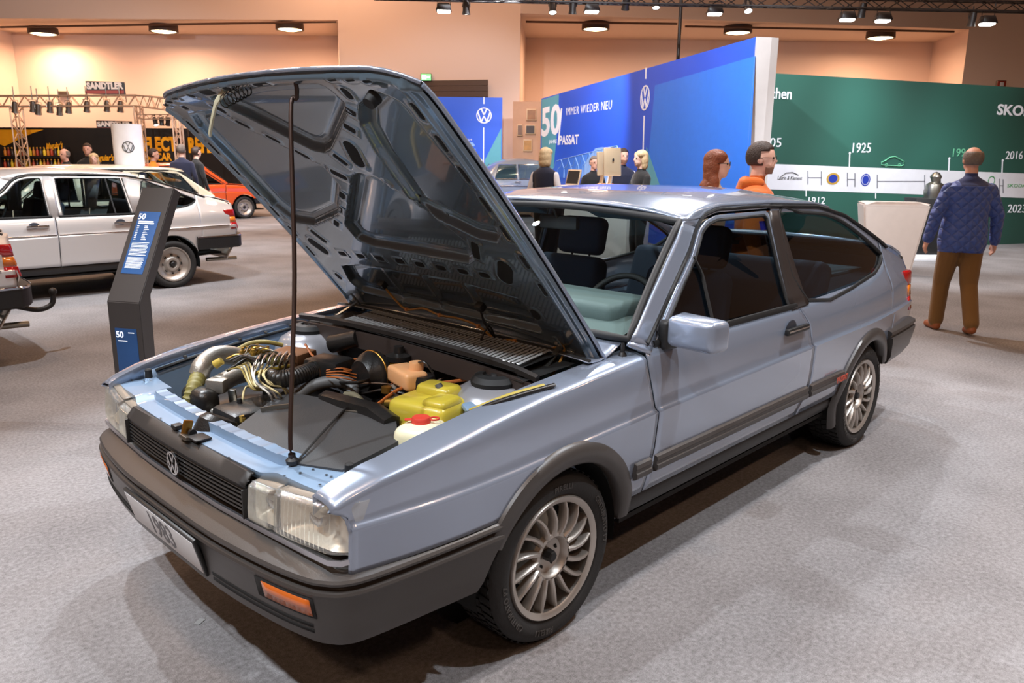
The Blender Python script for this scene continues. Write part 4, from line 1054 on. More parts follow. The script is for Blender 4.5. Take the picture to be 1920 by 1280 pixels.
# ------------------------------------------------------------------ engine and its ancillaries
ENG = mat('engine_black', (30, 28, 27), .35, bump=.1, bscale=200); OIL = mat('engine_brown', (84, 62, 46), .5, .3, bump=.3, bscale=60)
GREY = mat('hose_grey', (92, 92, 92), .5); OLIVE = mat('hose_olive', (128, 120, 62), .55); CREAM = mat('lead_cream', (206, 192, 142), .45); ORNG = mat('lead_orange', (176, 96, 40), .5)
eb = box('engine_block', (-.42, .06, .53), (.50, .30, .26), OIL, car, .03)
box('valve_cover', (-.02, .03, .155), (.42, .17, .06), ENG, eb, .02)
for k in range(5): turned('cover_bolt', [(0, .01), (.009, .01), (.010, 0)], mat('bolt_yellow', (190, 162, 84), .35, .8), eb, 6, loc=(-.2+.09*k, -.05, .17))
tc = box('timing_cover', onz(378, 775, .64), (.085, .17, .20), ENG, car, .035, (0, 0, 0), 4)
turned('cover_badge', [(0, .002), (.014, .002), (.014, 0)], mat('badge_yellow', (176, 158, 60), .5), tc, 12, 'x', loc=(-.039, .02, .03))
turned('alternator_cover', [(0, .02), (.05, .018), (.066, 0), (.070, -.05), (.07, -.12)], ENG, car, 26, loc=onz(412, 792, .70), rot=(0, .5, 0))
# alloy intake elbow and ribbed hose
tube('intake_elbow', [onz(373, 704, .755), onz(381, 684, .79), onz(405, 667, .81), onz(432, 666, .80), onz(455, 674, .77)], .036, ALU, car, 16, 6)
rb = [onz(372, 706, .755), onz(364, 728, .73), onz(357, 752, .69), onz(352, 775, .64)]
Q = catmull(rb, 10); v, f = [], []
vv = []; ff = []; K = 14
for i, p in enumerate(Q):
    t = (Q[min(i+1, len(Q)-1)]-Q[max(i-1, 0)]).normalized(); sd = t.cross(V((0, 1, 0))).normalized(); u2 = sd.cross(t); r = .026+(.004 if i % 3 == 0 else 0)
    for k in range(K): a = 2*math.pi*k/K; vv.append(p+sd*(r*math.cos(a))+u2*(r*math.sin(a)))
for i in range(len(Q)-1):
    for k in range(K): ff.append([i*K+k, i*K+(k+1) % K, (i+1)*K+(k+1) % K, (i+1)*K+k])
mob('ribbed_hose', vv, ff, OLIVE, car, 60)
turned('elbow_stub', [(0, .03), (.014, .03), (.016, 0)], mat('stub_yellow', (184, 160, 66), .4), car, 12, loc=onz(403, 684, .80), rot=(.6, .9, 0))
# intake manifold: alloy log and runners
tube('intake_manifold', [onz(405, 723, .74), onz(440, 705, .74), onz(470, 697, .74)], .034, ALU, car, 14, 4)
box('manifold_flange', onz(408, 722, .745), (.05, .07, .05), ALU, car, .008, (0, 0, .6))
for k in range(6):
    x = 474+12*k
    tube('injector_pipe', [onz(x-1, 702-2*k, .79), onz(x+8, 676-1.5*k, .835), onz(x+16, 664-1*k, .81)], .0058, mat('pipe_silver', (196, 192, 186), .25, 1.), car, 7, 4)
ds = box('fuel_distributor', onz(478, 668, .79), (.10, .13, .035), mat('distributor_dark', (62, 58, 52), .5, .4), car, .008, (0, 0, .2))
BRB = mat('banjo_brass', (196, 164, 84), .3, .9)
for k in range(8):
    turned('banjo_bolt', [(0, .022), (.006, .022), (.006, .010), (.010, .010), (.010, 0)], BRB, ds, 8, loc=(-.035+.023*(k % 4), -.035+.06*(k//4), .017))
for k in range(5): tube('fuel_line', [onz(460+8*k, 663-k, .812), onz(470+9*k, 648+2*k, .835), onz(500+6*k, 652+3*k, .82), onz(522+3*k, 672+3*k, .78)], .0032, BRB if k % 2 else STEEL, car, 6, 5)
tube('breather_hose', [onz(445, 655, .80), onz(470, 643, .82), onz(500, 641, .82), onz(530, 647, .80)], .009, mat('hose_tan', (150, 132, 70), .5), car, 8, 5)
box('throttle_box', onz(548, 668, .78), (.12, .15, .05), mat('throttle_rust', (120, 78, 48), .55, .3), car, .01, (0, 0, .35)); box('throttle_lever', onz(513, 676, .79), (.035, .05, .03), mat('lever_olive', (120, 112, 58), .45), car, .004)
# leads
for k in range(5):
    J = lambda: random.uniform(-4, 4)
    tube('ignition_lead', [onz(478+8*k, 678+2*k, .80), onz(474+6*k+J(), 700+k+J(), .81), onz(480+7*k+J(), 722-k+J(), .785), onz(503+8*k+J(), 738-3*k+J(), .76), onz(512+9*k, 754-3*k, .72)], .0034, CREAM if k > 1 else mat('lead_white', (216, 214, 206), .4), car, 6, 5)
for k in range(4):
    tube('vacuum_line', [onz(424+7*k, 694-2*k, .79), onz(450+6*k, 690-3*k, .81), onz(463+5*k, 712+3*k, .785), onz(476+6*k, 730-2*k, .765), onz(510+7*k, 729-4*k, .75)], .0036, CREAM if k % 2 else mat('hose_tan', (150, 132, 70), .5), car, 6, 5)
tube('coil_lead', [onz(425, 695, .79), onz(445, 683, .81), onz(462, 674, .82), onz(471, 680, .80), onz(470, 690, .78)], .006, ENG, car, 8, 5)
tube('dipstick_tube', [onz(456, 775, .66), onz(455, 745, .72), onz(462, 725, .745), onz(478, 726, .74)], .004, CREAM, car, 6, 4)
for px, py in ((450, 768), (498, 750)): turned('plug_boot', [(.0, .04), (.008, .04), (.011, .01), (.011, -.03)], RUBBER, car, 10, loc=onz(px, py, .69))
lb = box('lifting_bracket', onz(437, 747, .70), (.008, .03, .07), STEEL, car, .002, (0, -.15, .6)); box('alternator_bracket', onz(430, 778, .665), (.10, .09, .02), ALU, car, .006, (.3, .2, .4))
for px, py in ((415, 767), (437, 762), (449, 783), (455, 790)): turned('bracket_bolt', [(0, .012), (.010, .012), (.012, 0)], mat('bolt_yellow', (190, 162, 84), .35, .8), car, 6, loc=onz(px, py, .69))
# black corrugated air hose
cp = [onz(503, 706, .775), onz(520, 711, .785), onz(545, 708, .79), onz(570, 700, .795), onz(588, 694, .795)]
Q = catmull(cp, 12); vv = []; ff = []; K = 16
for i, p in enumerate(Q):
    t = (Q[min(i+1, len(Q)-1)]-Q[max(i-1, 0)]).normalized(); sd = t.cross(V((0, 0, 1))).normalized(); u2 = sd.cross(t); r = .030+(.0022 if i % 2 else 0)
    for k in range(K): a = 2*math.pi*k/K; vv.append(p+sd*(r*math.cos(a))+u2*(r*math.sin(a)))
for i in range(len(Q)-1):
    for k in range(K): ff.append([i*K+k, i*K+(k+1) % K, (i+1)*K+(k+1) % K, (i+1)*K+k])
ch = mob('corrugated_hose', vv, ff, ENG, car, 30)
for i in (1, len(Q)-2):
    t = (Q[i+1]-Q[i-1]).normalized(); turned('hose_clamp', [(.034, -.005), (.035, 0), (.034, .005)], STEEL, ch, 20, loc=Q[i], rot=t.to_track_quat('Z', 'Y').to_euler())
box('air_meter', onz(618, 694, .77), (.12, .16, .10), ENG, car, .02, (0, 0, .3))
tube('coolant_hose', [onz(560, 742, .72), onz(585, 724, .75), onz(620, 715, .765), onz(652, 718, .76), onz(662, 732, .74), onz(650, 752, .71)], .022, GREY, car, 12, 6)
tube('heater_hose', [onz(648, 740, .73), onz(665, 742, .735), onz(680, 756, .725), onz(690, 772, .70)], .013, mat('hose_taupe', (112, 106, 86), .5), car, 10, 5)
tube('heater_hose', [onz(700, 768, .72), onz(722, 757, .735), onz(748, 746, .745)], .013, mat('hose_taupe', (112, 106, 86), .5), car, 10, 4)
# radiator shroud: dark folded sheet
SH = mat('shroud_grey', (60, 61, 63), .6, bump=.1, bscale=250)
pts = [onz(440, 803, .705), onz(531, 733, .735), onz(640, 752, .745), onz(741, 778, .735), onz(748, 826, .725), onz(642, 880, .712), onz(556, 868, .712)]
cc = sum(pts, V())/len(pts)+V((0, 0, .012)); n_ = len(pts)
vs = pts+[cc]+[p-V((0, 0, .10)) for p in pts]; fs = [[n_, (i+1) % n_, i] for i in range(n_)]+[[i, (i+1) % n_, n_+1+(i+1) % n_, n_+1+i] for i in range(n_)]
sh = mob('radiator_shroud', vs, fs, SH, car, 20)
tube('shroud_fold', [onz(556, 866, .715), onz(600, 815, .742), onz(648, 765, .744)], .0035, mat('fold_dark', (40, 40, 41), .6), sh, 6, 1)
tube('shroud_edge', [onz(489, 768, .727), onz(515, 763, .735), onz(545, 760, .74)], .004, STEEL, sh, 6, 1, r2=.008)
tube('shroud_edge', [onz(648, 770, .742), onz(672, 772, .742)], .004, STEEL, sh, 6, 1)
v, f = sweep([onz(612, 742, .745), onz(650, 752, .757), onz(700, 765, .755), onz(735, 790, .735)], [(-.03, -.03), (.03, -.03), (.03, .01), (0, .02), (-.03, .008)]); mob('fan_cowl', v, f, ENG, car, 50)
# expansion tank
YT = mat('tank_yellow', (196, 176, 60), .3, coat=.5, trans=.25)
et = onz(812, 770, .74)
bm = bmesh.new(); addbox(bm, (0, 0, 0), (.20, .23, .10), None, .03, 4); addbox(bm, (0, 0, -.025), (.215, .245, .012), None, .005, 2); addbox(bm, (.045, .01, .055), (.09, .14, .05), None, .022, 4); addbox(bm, (-.03, -.06, .045), (.11, .09, .04), None, .018, 4)
t_ = bmob('expansion_tank', bm, YT, car, 50); t_.location = et; t_.rotation_euler = (0, 0, .2)
turned('tank_spout', [(0, .03), (.012, .03), (.013, 0)], GREY, t_, 12, loc=(.02, -.02, .06), rot=(-.5, 0, 0))
turned('tank_cap', [(.0, .03), (.038, .028), (.042, .012), (.042, -.02)], ENG, t_, 22, loc=(.10, .12, .05))
turned('hose_union', [(.016, .02), (.018, 0), (.016, -.02)], BRB, t_, 12, loc=(-.04, .14, .01), rot=(1.4, 0, 0))
# washer bottle
wb = onz(790, 815, .725)
bm = bmesh.new(); addbox(bm, (0, 0, -.03), (.15, .13, .14), None, .035, 4)
w_ = bmob('washer_bottle', bm, mat('bottle_white', (236, 232, 200), .35, trans=.4), car, 50); w_.location = wb; w_.rotation_euler = (0, 0, .35)
rc = turned('bottle_cap', [(0, .014), (.026, .013), (.029, .008), (.029, -.004)], mat('cap_red', (204, 66, 54), .4), w_, 24, loc=(.0, .0, .044))
box('cap_tab', (-.02, .032, .006), (.016, .022, .005), MATS['cap_red'], rc, .002, (0, 0, .5)); v, f = sweep([V((.014*math.cos(a)+.02, .014*math.sin(a)-.034, .006)) for a in [2*math.pi*i/16 for i in range(16)]], circ(.003, 6), True); mob('cap_ring', v, f, MATS['cap_red'], rc, 60)
# brake fluid reservoir, power steering pot, booster
TAN = mat('reservoir_tan', (226, 168, 118), .35, trans=.3)
br = box('brake_reservoir', onz(764, 706, .80), (.085, .17, .062), TAN, car, .014, (0, 0, -.25), 3)
turned('reservoir_cap', [(0, .028), (.024, .027), (.026, .02), (.026, 0)], TAN, br, 20, loc=(.02, -.03, .03)); tube('level_lead', [(.02, -.05, .06), (.03, -.08, .065), (.05, -.10, .03)], .004, ENG, br, 6, 4)
ps = turned('fluid_pot', [(0, -.06), (.040, -.06), (.042, .0)], mat('pot_yellow', (206, 176, 60), .35, trans=.2), car, 22, loc=onz(748, 676, .81))
turned('pot_lid', [(.042, 0), (.048, .004), (.048, .022), (.02, .03), (.018, .055), (0, .055)], ENG, ps, 22)
turned('brake_booster', [(0, -.06), (.06, -.058), (.085, -.02), (.088, .0), (.085, .02), (.05, .05), (0, .055)], ENG, car, 28, 'x', loc=onz(700, 702, .77))
tube('booster_band', [(onz(700, 702, .77)+V((.0, .088*math.cos(a), .088*math.sin(a)))) for a in [2*math.pi*i/20 for i in range(20)]], .004, BRASS, car, 6, 1, True)
turned('master_cylinder', [(0, .10), (.022, .10), (.024, 0), (.0, 0)], ALU, car, 16, loc=onz(735, 735, .74), rot=(0, 1.3, 0)); turned('brass_fitting', [(0, .02), (.018, .02), (.02, 0)], BRASS, car, 12, loc=onz(725, 735, .745))
box('wheelhouse_cover', onz(925, 757, .775), (.20, .07, .02), BLUE_IN, car, .008, (.35, -.1, -.25))
tube('bay_cable', [onz(880, 770, .80), onz(950, 742, .835), onz(1020, 722, .85)], .006, mat('cable_yellow', (170, 152, 60), .5), car, 6, 3); tube('bay_cable', [onz(870, 778, .80), onz(950, 748, .835), onz(1040, 722, .85)], .008, ENG, car, 6, 3)
# harness: loose looms winding across the back of the bay
random.seed(3)
LOOM = [ENG, ENG, OIL, ORNG, mat('lead_brown', (110, 66, 34), .5)]
for k in range(26):
    x0, y0 = random.uniform(560, 720), random.uniform(655, 720); x1, y1 = x0+random.uniform(60, 260), y0+random.uniform(-20, 45)
    y1 = max(y1, 600+.20*(x1-600)+35)
    zz = lambda: random.uniform(.70, .79)
    tube('wiring_loom', [onz(x0, y0, zz()), onz(x0+(x1-x0)*.3, (y0+y1)/2+random.uniform(-16, 16), zz()), onz(x0+(x1-x0)*.65, (y0+y1)/2+random.uniform(-14, 14), zz()), onz(x1, y1, zz())], random.choice((.003, .004, .006, .009)), LOOM[k % 5], car, 6, 5)
tube('orange_lead', [onz(572, 645, .84), onz(590, 670, .80), onz(630, 690, .79), onz(660, 695, .78)], .005, ORNG, car, 6, 5); tube('orange_lead', [onz(705, 760, .74), onz(760, 725, .78), onz(850, 715, .79), onz(930, 700, .80)], .006, ORNG, car, 6, 5)
for k in range(4): tube('orange_lead', [onz(612, 694+4*k, .79), onz(640, 690+6*k, .80), onz(668, 696+6*k, .78)], .0025, ORNG, car, 6, 4)
turned('wiper_motor', [(0, .07), (.034, .07), (.036, -.06), (0, -.06)], ENG, car, 18, loc=onz(645, 640, .82), rot=(1.3, 0, .4))

box('bay_shade_block', (-.42, .40, .52), (.40, .30, .26), ENG, car, .03)  # added dark block standing in for the shade at the bay's far side
tube('fuel_rail', [onz(470, 702, .79), onz(505, 694, .80), onz(545, 686, .79)], .008, mat('rail_yellow', (150, 128, 44), .4, .4), car, 8, 3)
for k in range(3): tube('cold_start_line', [onz(425+6*k, 672+3*k, .83), onz(448+5*k, 664+2*k, .845), onz(470+6*k, 676+2*k, .82)], .004, ENG if k else BRB, car, 6, 4)
# ================================================================== the other cars
def extras(root, P, chrome=True, tailbar=True):
    """closed bonnet, grille, lamps and bumpers for the cars further back"""
    def hk_(u, v):
        y = (2*u-1)*.71; x = -.81+1.15*v; return (x+.03*(y/.71)**2*(1-v), y, lerp(x, FT)+.004+.02*math.sin(math.pi*v)*(1-(y/.71)**2)+.02*v)
    grid('bonnet', hk_, 16, 12, P, root, 60, solid=.01)
    def cw_(u, v):
        y = (2*u-1)*.74; return (.33+.08*v+.02*(y/.74)**2, y, .895+.04*v)
    grid('cowl_panel', cw_, 10, 2, BLACK, root, 60)
    g = box('grille', (-.815, 0, .63), (.05, 1.46, .13), BLACK, root, .01)
    for s in (-1, 1):
        box('headlamp', (-.835, s*.56, .63), (.04, .30, .115), mat('headlamp_glass', (205, 205, 200), .1, .6), root, .01)
    bp_ = [(-.10, .50), (-.02, .50), (0, .49), (.004, .47), (0, .39), (-.02, .37), (-.10, .37)]
    b1 = bumper('front_bumper', root, True, bp_, BLACK)
    rb_ = [(-.10, .595), (-.012, .595), (.0, .585), (.0, .45), (-.014, .435), (-.10, .43)]
    b2 = bumper('rear_bumper', root, False, rb_, BLACK)
    if chrome:
        for nm, fr, z in (('bumper_chrome', False, .585),):
            bumper(nm, b2, fr, [(-.004, z+.012), (.004, z+.008), (.005, z-.006), (-.002, z-.012)], CHROME)
    grid('rear_valance', lambda u, v: (3.40-.06*(2*u-1)**4-.10*v, (2*u-1)*.76, .45-.16*v), 10, 3, P, root, 60, solid=.01)
    ex = tube('exhaust_pipe', [(3.1, -.50, .27), (3.50, -.50, .26)], .024, STEEL, root, 12, 1)
    return b2
def car_at(label, P, loc, rz, doors=5, estate=False, strip=CHROME, seats=True, cat='car', extra=True, name='hatchback_car'):
    r = empty(name, loc, rz); tag(r, label, cat)
    body(r, P, doors, False, strip, 'steel', estate, seats, clad=False, hd=False)
    b = extras(r, P)
    return r, b
SILV = paint('silver_paint', (224, 220, 218), .55, .36)
silver, _ = car_at('silver five-door hatchback parked behind the slanted info pillar', SILV, (-.43, 7.92, 0), 0)
near, nb = car_at('pale silver hatchback with tow hook, only its tail in view at the left edge', SILV, (-3.60, 5.02, 0), 0)
th = tube('tow_hook', [(3.40, -.10, .42), (3.56, -.10, .37), (3.66, -.10, .40), (3.68, -.10, .48)], .020, BLACK, near, 10, 5)
bm = bmesh.new(); bmesh.ops.create_uvsphere(bm, u_segments=14, v_segments=10, radius=.030); tb = bmob('tow_ball', bm, BLACK, th, 60); tb.location = (3.68, -.10, .50)
th.location = (0, -.45, 0)
cream, _ = car_at('cream estate car parked behind the silver hatchback', paint('cream_paint', (232, 224, 196), .0, .3), (.85, 11.1, 0), 0, 5, True, CHROME, name='estate_car')
orange, _ = car_at('bright orange car facing right beyond the cream estate', paint('orange_paint', (222, 84, 26), .0, .3), (8.2, 17.9, 0), math.pi, 3, False, CHROME, seats=False, name='orange_car')
dark, _ = car_at('dark brown car half hidden behind the silver hatchback windows', paint('brown_paint', (58, 40, 30), .2, .3), (-2.2, 14.6, 0), 0, 5, False, CHROME, seats=False)
# grey classic saloon beyond the end of the blue wall
cl = empty('classic_saloon'); GRC = paint('classic_grey_paint', (132, 138, 146), .3, .3)
def clw(x, z): return (.80-.22*max(0, (z-.95)/.7)**1.3)*(1-.25*max(0, (abs(x)-1.4)/.8)**2)
ctop = [(-2.1, .62), (-1.9, .86), (-1.2, .98), (-.95, 1.02), (-.55, 1.42), (-.2, 1.58), (.35, 1.62), (.9, 1.52), (1.5, 1.20), (1.9, .88), (2.15, .55)]
ct = [(p.x, p.y) for p in catmull([(a, b, 0) for a, b in ctop], 5)]
cv = []; cf = []; K = 15
for x, zt in ct:
    for k in range(K):
        a = math.pi*k/(K-1); c_ = math.cos(a); y = -c_; h = abs(math.sin(a))**.45
        z = .28+(zt-.28)*h; cv.append((x, clw(x, z)*(1 if y > 0 else -1)*abs(y)**.5, z))
for i in range(len(ct)-1):
    for k in range(K-1): cf.append([i*K+k, (i+1)*K+k, (i+1)*K+k+1, i*K+k+1])
mob('body_shell', cv, cf, GRC, cl, 70)
for (xa, xb, za, zb) in ((-.62, .02, 1.06, 1.44), (.08, .72, 1.06, 1.44)):
    for s in (-1, 1):
        pts = [(xa+.02, za), (xb, za), (xb, zb), (xa+.16 if xa < 0 else xa, zb)] if xa < 0 else [(xa, za), (xb+.28, za), (xb+.10, zb), (xa, zb)]
        vs = [V((x, s*(clw(x, z)*.985+.012), z)) for x, z in pts]; pw_ = mob('side_window', vs, [[0, 1, 2, 3] if s > 0 else [3, 2, 1, 0]], GLASS_D, cl, 0, solid=.01)
        v, f = sweep(vs, circ(.014, 6), True); mob('window_frame', v, f, CHROME, pw_, 60)
for s in (-1, 1):
    tube('door_handle', [(-.05, s*.84, .98), (.12, s*.85, .98)], .014, CHROME, cl, 8, 1); tube('waist_strip', [(-1.5, s*.79, .86), (0, s*.82, .88), (1.5, s*.78, .84)], .012, CHROME, cl, 6, 4)
    for x in (-1.3, 1.3): turned('wheel', [(0, 0), (.18, .01), (.2, -.02), (.24, .02), (.31, .02), (.33, -.02), (.33, -.12), (0, -.12)], BLACK, cl, 24, 'y', loc=(x, s*.80, .33)) if s > 0 else turned('wheel', [(0, 0), (.18, -.01), (.2, .02), (.24, -.02), (.31, -.02), (.33, .02), (.33, .12), (0, .12)], BLACK, cl, 24, 'y', loc=(x, s*.80, .33))
cp_ = at(955, 330, 22.5); cl.location = (cp_.x, cp_.y, 0); cl.rotation_euler = (0, 0, YAW-math.pi/2+.25); tag(cl, 'grey rounded vintage saloon beyond the blue walls', 'car')

# ================================================================== stands, walls and signs
def plane_hit(px, py, p0, n):
    r = ray(px, py); return CAM+r*((p0-CAM).dot(n)/r.dot(n))
class Board:
    """a standing wall given by its two top corners; things printed on it are placed by pixel"""
    def __init__(s, name, a, b, H, thick, m, label, cat, back=True):
        s.a, s.b = V((a.x, a.y, 0)), V((b.x, b.y, 0)); s.x = (s.b-s.a).normalized(); s.n = s.x.cross(V((0, 0, 1)))
        if s.n.dot(CAM-s.a) < 0: s.n = -s.n
        s.root = empty(name, s.a); tag(s.root, label, cat); L = (s.b-s.a).length; t = thick
        P = [V(), s.x*L, s.x*L-s.n*t, -s.n*t]; vs = [p for p in P]+[p+V((0, 0, H)) for p in P]
        s.face = mob('wall_panel', vs, [[0, 1, 5, 4], [1, 2, 6, 5], [2, 3, 7, 6], [3, 0, 4, 7], [4, 5, 6, 7]], m, s.root, 0)
    def hit(s, px, py, o=.004): return plane_hit(px, py, s.a+s.n*o, s.n)-s.a
    def poly(s, name, pts, m, o=.004, d=.004):
        q = [s.hit(px, py, o) for px, py in pts]; n = len(q); vs = q+[p-s.n*d for p in q]
        return mob(name, vs, [list(range(n))]+[[i, n+i, n+(i+1) % n, (i+1) % n] for i in range(n)], m, s.root, 0)
    def text(s, name, t, x0, x1, y, hpx, m, o=.006, **k):
        """text spanning pixels x0..x1 at height y, hpx tall at its middle"""
        a, b = s.hit(x0, y[0] if isinstance(y, tuple) else y, o), s.hit(x1, y[1] if isinstance(y, tuple) else y, o)
        mid = ((x0+x1)/2, (y[0]+y[1])/2 if isinstance(y, tuple) else y)
        hm = (s.hit(mid[0], mid[1]-hpx/2, o)-s.hit(mid[0], mid[1]+hpx/2, o)).length
        ob = text(name, t, 1., m, s.root, None, .002, 'LEFT', **k); me = ob.data
        xs = [v.co.x for v in me.vertices]; ys = [v.co.y for v in me.vertices]
        if not xs: return ob
        xd = b-a; yd = V((0, 0, 1)) if not isinstance(y, tuple) else V((0, 0, 1))
        x0_, x1_, y0_, y1_ = min(xs), max(xs), min(ys), max(ys)
        for v in me.vertices: v.co = a+xd*((v.co.x-x0_)/(x1_-x0_))+V((0, 0, 1))*((v.co.y-(y0_+y1_)/2)/(y1_-y0_)*hm)+s.n*v.co.z
        return ob
    def disc(s, name, px, py, rpx, m, r0=0., o=.006, ry=1.):
        c = s.hit(px, py, o); r = (s.hit(px, py-rpx, o)-c).length; N = 28; vs = []; fs = []
        for i in range(N):
            a = 2*math.pi*i/N
            for q in (1., r0): vs.append(c+s.x*(r*q*math.cos(a)*ry)+V((0, 0, r*q*math.sin(a))))
        fs = [[i*2, i*2+1, ((i+1) % N)*2+1, ((i+1) % N)*2] for i in range(N)]
        return mob(name, vs, fs, m, s.root, 0)
    def emblem(s, px, py, rpx, m, **k):
        c = s.hit(px, py, .004); r = (s.hit(px, py-rpx, .004)-c).length
        sx = s.x if s.x.dot(ER) > 0 else -s.x
        o = emblem(s.root, Matrix(((sx.x, 0, s.n.x, c.x), (sx.y, 0, s.n.y, c.y), (0, 1, 0, c.z), (0, 0, 0, 1))), r, m, .006, **k); return o
PW_ = mat('print_white', (240, 242, 250), .5); 
# slanted blue wall
BW = mat('blue_wall_print', (22, 84, 214), .5, vary=.10, vscale=.35)
bA, bB = onz(1015, 185, 3.3), onz(1418, 69, 3.3)
blue = Board('exhibition_wall', bA, bB, 3.3, .35, BW, 'tall slanted blue anniversary wall with white lettering and car graphics', 'wall')
bE = onz(1447, 70, 3.3); e0 = V((bB.x, bB.y, 0))-blue.a; ex = V((bE.x, bE.y, 0))-blue.a
mob('wall_end', [e0+blue.n*.004, ex, ex+V((0, 0, 3.3)), e0+blue.n*.004+V((0, 0, 3.3)), e0-blue.n*.36, e0-blue.n*.36+V((0, 0, 3.3))], [[0, 1, 2, 3], [1, 4, 5, 2]], mat('wall_end_white', (206, 200, 198), .6), blue.root, 0)
TEAL = mat('print_teal', (84, 160, 178), .5); LBL = mat('print_light_blue', (30, 116, 226), .5); SKY = mat('print_sky_blue', (130, 172, 232), .5)
blue.poly('teal_band', [(1015.5, 187), (1048, 177), (1045, 240), (1030, 400), (1015.5, 400)], TEAL, .003, .002)
blue.poly('light_band', [(1228, 160), (1416, 105), (1400, 420), (1205, 420)], LBL, .003, .002)
blue.poly('teal_band', [(1212, 275), (1262, 420), (1203, 420)], TEAL, .005, .002)
blue.text('lettering', '50', 1015.5, 1051, (230, 222), 57, PW_, bold=.03)
blue.poly('slash', [(1051.5, 203), (1054, 203), (1047.5, 272), (1045.5, 272)], PW_, .006)
blue.text('lettering', 'IMMER WIEDER NEU', 1062, 1147, (209.5, 196), 15, PW_, bold=-.0, sp=1.15)
blue.text('lettering', 'JAHRE', 1029, 1044, (267, 266), 9, PW_); blue.text('lettering', 'PASSAT', 1049, 1085, (263, 261), 18, PW_, bold=.02)
blue.emblem(1209.5, 183.5, 23.5, PW_)
blue.poly('line', [(1210, 127), (1212, 127), (1211.5, 148), (1209.5, 148)], PW_, .006); blue.poly('line', [(1206.6, 217), (1208.6, 217), (1204.5, 345), (1202.5, 345)], PW_, .006)
for k in range(9):                     # row of overlapping car outlines
    x0 = 1034+k*11.5; h = 34+3.2*k; yb = 333; w_ = 24+2.2*k; t0 = yb-h
    q = [(x0, yb), (x0+1, yb-h*.45), (x0+w_*.22, yb-h*.55), (x0+w_*.36, t0+3), (x0+w_*.75, t0), (x0+w_, yb-h*.5), (x0+w_*1.02, yb)]
    blue.poly('car_silhouette', q, mat('print_blue_%d' % k, (40+6*k, 100+7*k, 218+3*k), .5), .005+.0012*k, .001)
    pts = [blue.hit(a, b, .006+.0012*k) for a, b in q]; v, f = sweep(pts, circ(.012, 6)); mob('car_outline', v, f, SKY, blue.root, 60)
q = [(1092, 338), (1096, 305), (1108, 290), (1116, 278), (1130, 275.5), (1148, 282), (1160, 310), (1162, 345)]
blue.poly('car_graphic', q, SKY, .018, .004)
# flat blue panel by the bonnet
b2a, b2b = onz(700, 180, 3.3), onz(942, 183, 3.3)
bl2 = Board('exhibition_wall', b2a, b2b, 3.3, .25, BW, 'flat blue info panel with round white emblem, seen beside the raised bonnet', 'wall')
bl2.emblem(907.5, 216.5, 15, PW_); bl2.poly('line', [(906.4, 182), (908.4, 182), (908.4, 195), (906.4, 195)], PW_, .006); bl2.poly('line', [(906, 239), (908, 239), (907, 345), (905, 345)], PW_, .006)
bl2.poly('teal_band', [(909, 300), (940, 240), (939, 420), (905, 420)], TEAL, .003, .002)
for (x, y) in ((856, 258), (881, 270)):
    bl2.poly('car_graphic', [(x-9, y+4), (x-6, y), (x-1, y-4), (x+5, y-3), (x+9, y+1), (x+9, y+4)], SKY, .006); bl2.text('caption', '2014' if x < 870 else '2019', x-7, x+4, y-8, 4, PW_)
    for k in range(4): bl2.poly('caption_line', [(x-8, y+9+3.5*k), (x+11-3*(k % 2), y+9+3.5*k), (x+11-3*(k % 2), y+10.2+3.5*k), (x-8, y+10.2+3.5*k)], SKY, .006, .002)
# green timeline wall
def greenmat():
    m = bpy.data.materials.new('green_wall_print'); m.use_nodes = True; nt = m.node_tree; b = nt.nodes['Principled BSDF']; b.inputs['Roughness'].default_value = .5
    tc = nt.nodes.new('ShaderNodeTexCoord'); n = nt.nodes.new('ShaderNodeTexNoise'); n.inputs['Scale'].default_value = .32; n.inputs['Detail'].default_value = 1
    nt.links.new(tc.outputs['Object'], n.inputs['Vector']); r = nt.nodes.new('ShaderNodeValToRGB'); r.color_ramp.elements[0].position = .35; r.color_ramp.elements[1].position = .68
    r.color_ramp.elements[0].color = srgb((34, 56, 48))+(1,); r.color_ramp.elements[1].color = srgb((50, 98, 86))+(1,)
    nt.links.new(n.outputs['Fac'], r.inputs[0]); nt.links.new(r.outputs[0], b.inputs['Base Color']); return m
gA = onz(1390, 134, 3.0); gB = onz(1447, 137, 3.0); gC = onz(1915, 164, 3.0); gB2 = gC+(gC-gB)*.35; gA = gB-(gC-gB)*.2
gw = Board('exhibition_wall', gA, gB2, 3.0, .2, greenmat(), 'long dark green timeline wall with a white band of round logos', 'wall')
gw.poly('white_band', [(1405, 306), (1451.5, 307.4), (1733.5, 318), (1919, 325), (2060, 330), (2060, 377), (1919, 371), (1448.8, 355), (1405, 353)], mat('band_white', (226, 226, 232), .5), .004, .003)
gw.text('lettering', 'Menschen', 1398, 1484.5, (172.5, 176), 21, PW_, bold=.01); gw.text('lettering', 'SKODA', 1870, 1956, (205, 210), 20, PW_, bold=.03)
for t, x0, x1, y, h, m_ in (('1905', 1424, 1465, 267, 17, PW_), ('1925', 1599, 1633, 277, 18, PW_), ('1991', 1787, 1816, 286, 15, mat('print_mint', (110, 190, 150), .5)), ('2016', 1886, 1918, 291, 15, PW_), ('2023', 1890, 1924, 391, 15, PW_), ('1912', 1516, 1547, 376, 13, PW_)):
    gw.text('year', t, x0, x1, y, h, m_)
for x, y0, y1 in ((1593.5, 288, 313), (1780, 298, 320), (1880, 302, 324)):
    gw.disc('dot', x, y0-1, 2.6, PW_); gw.poly('tick', [(x-1, y0), (x+1, y0), (x, y1), (x-2, y1)], PW_, .006)
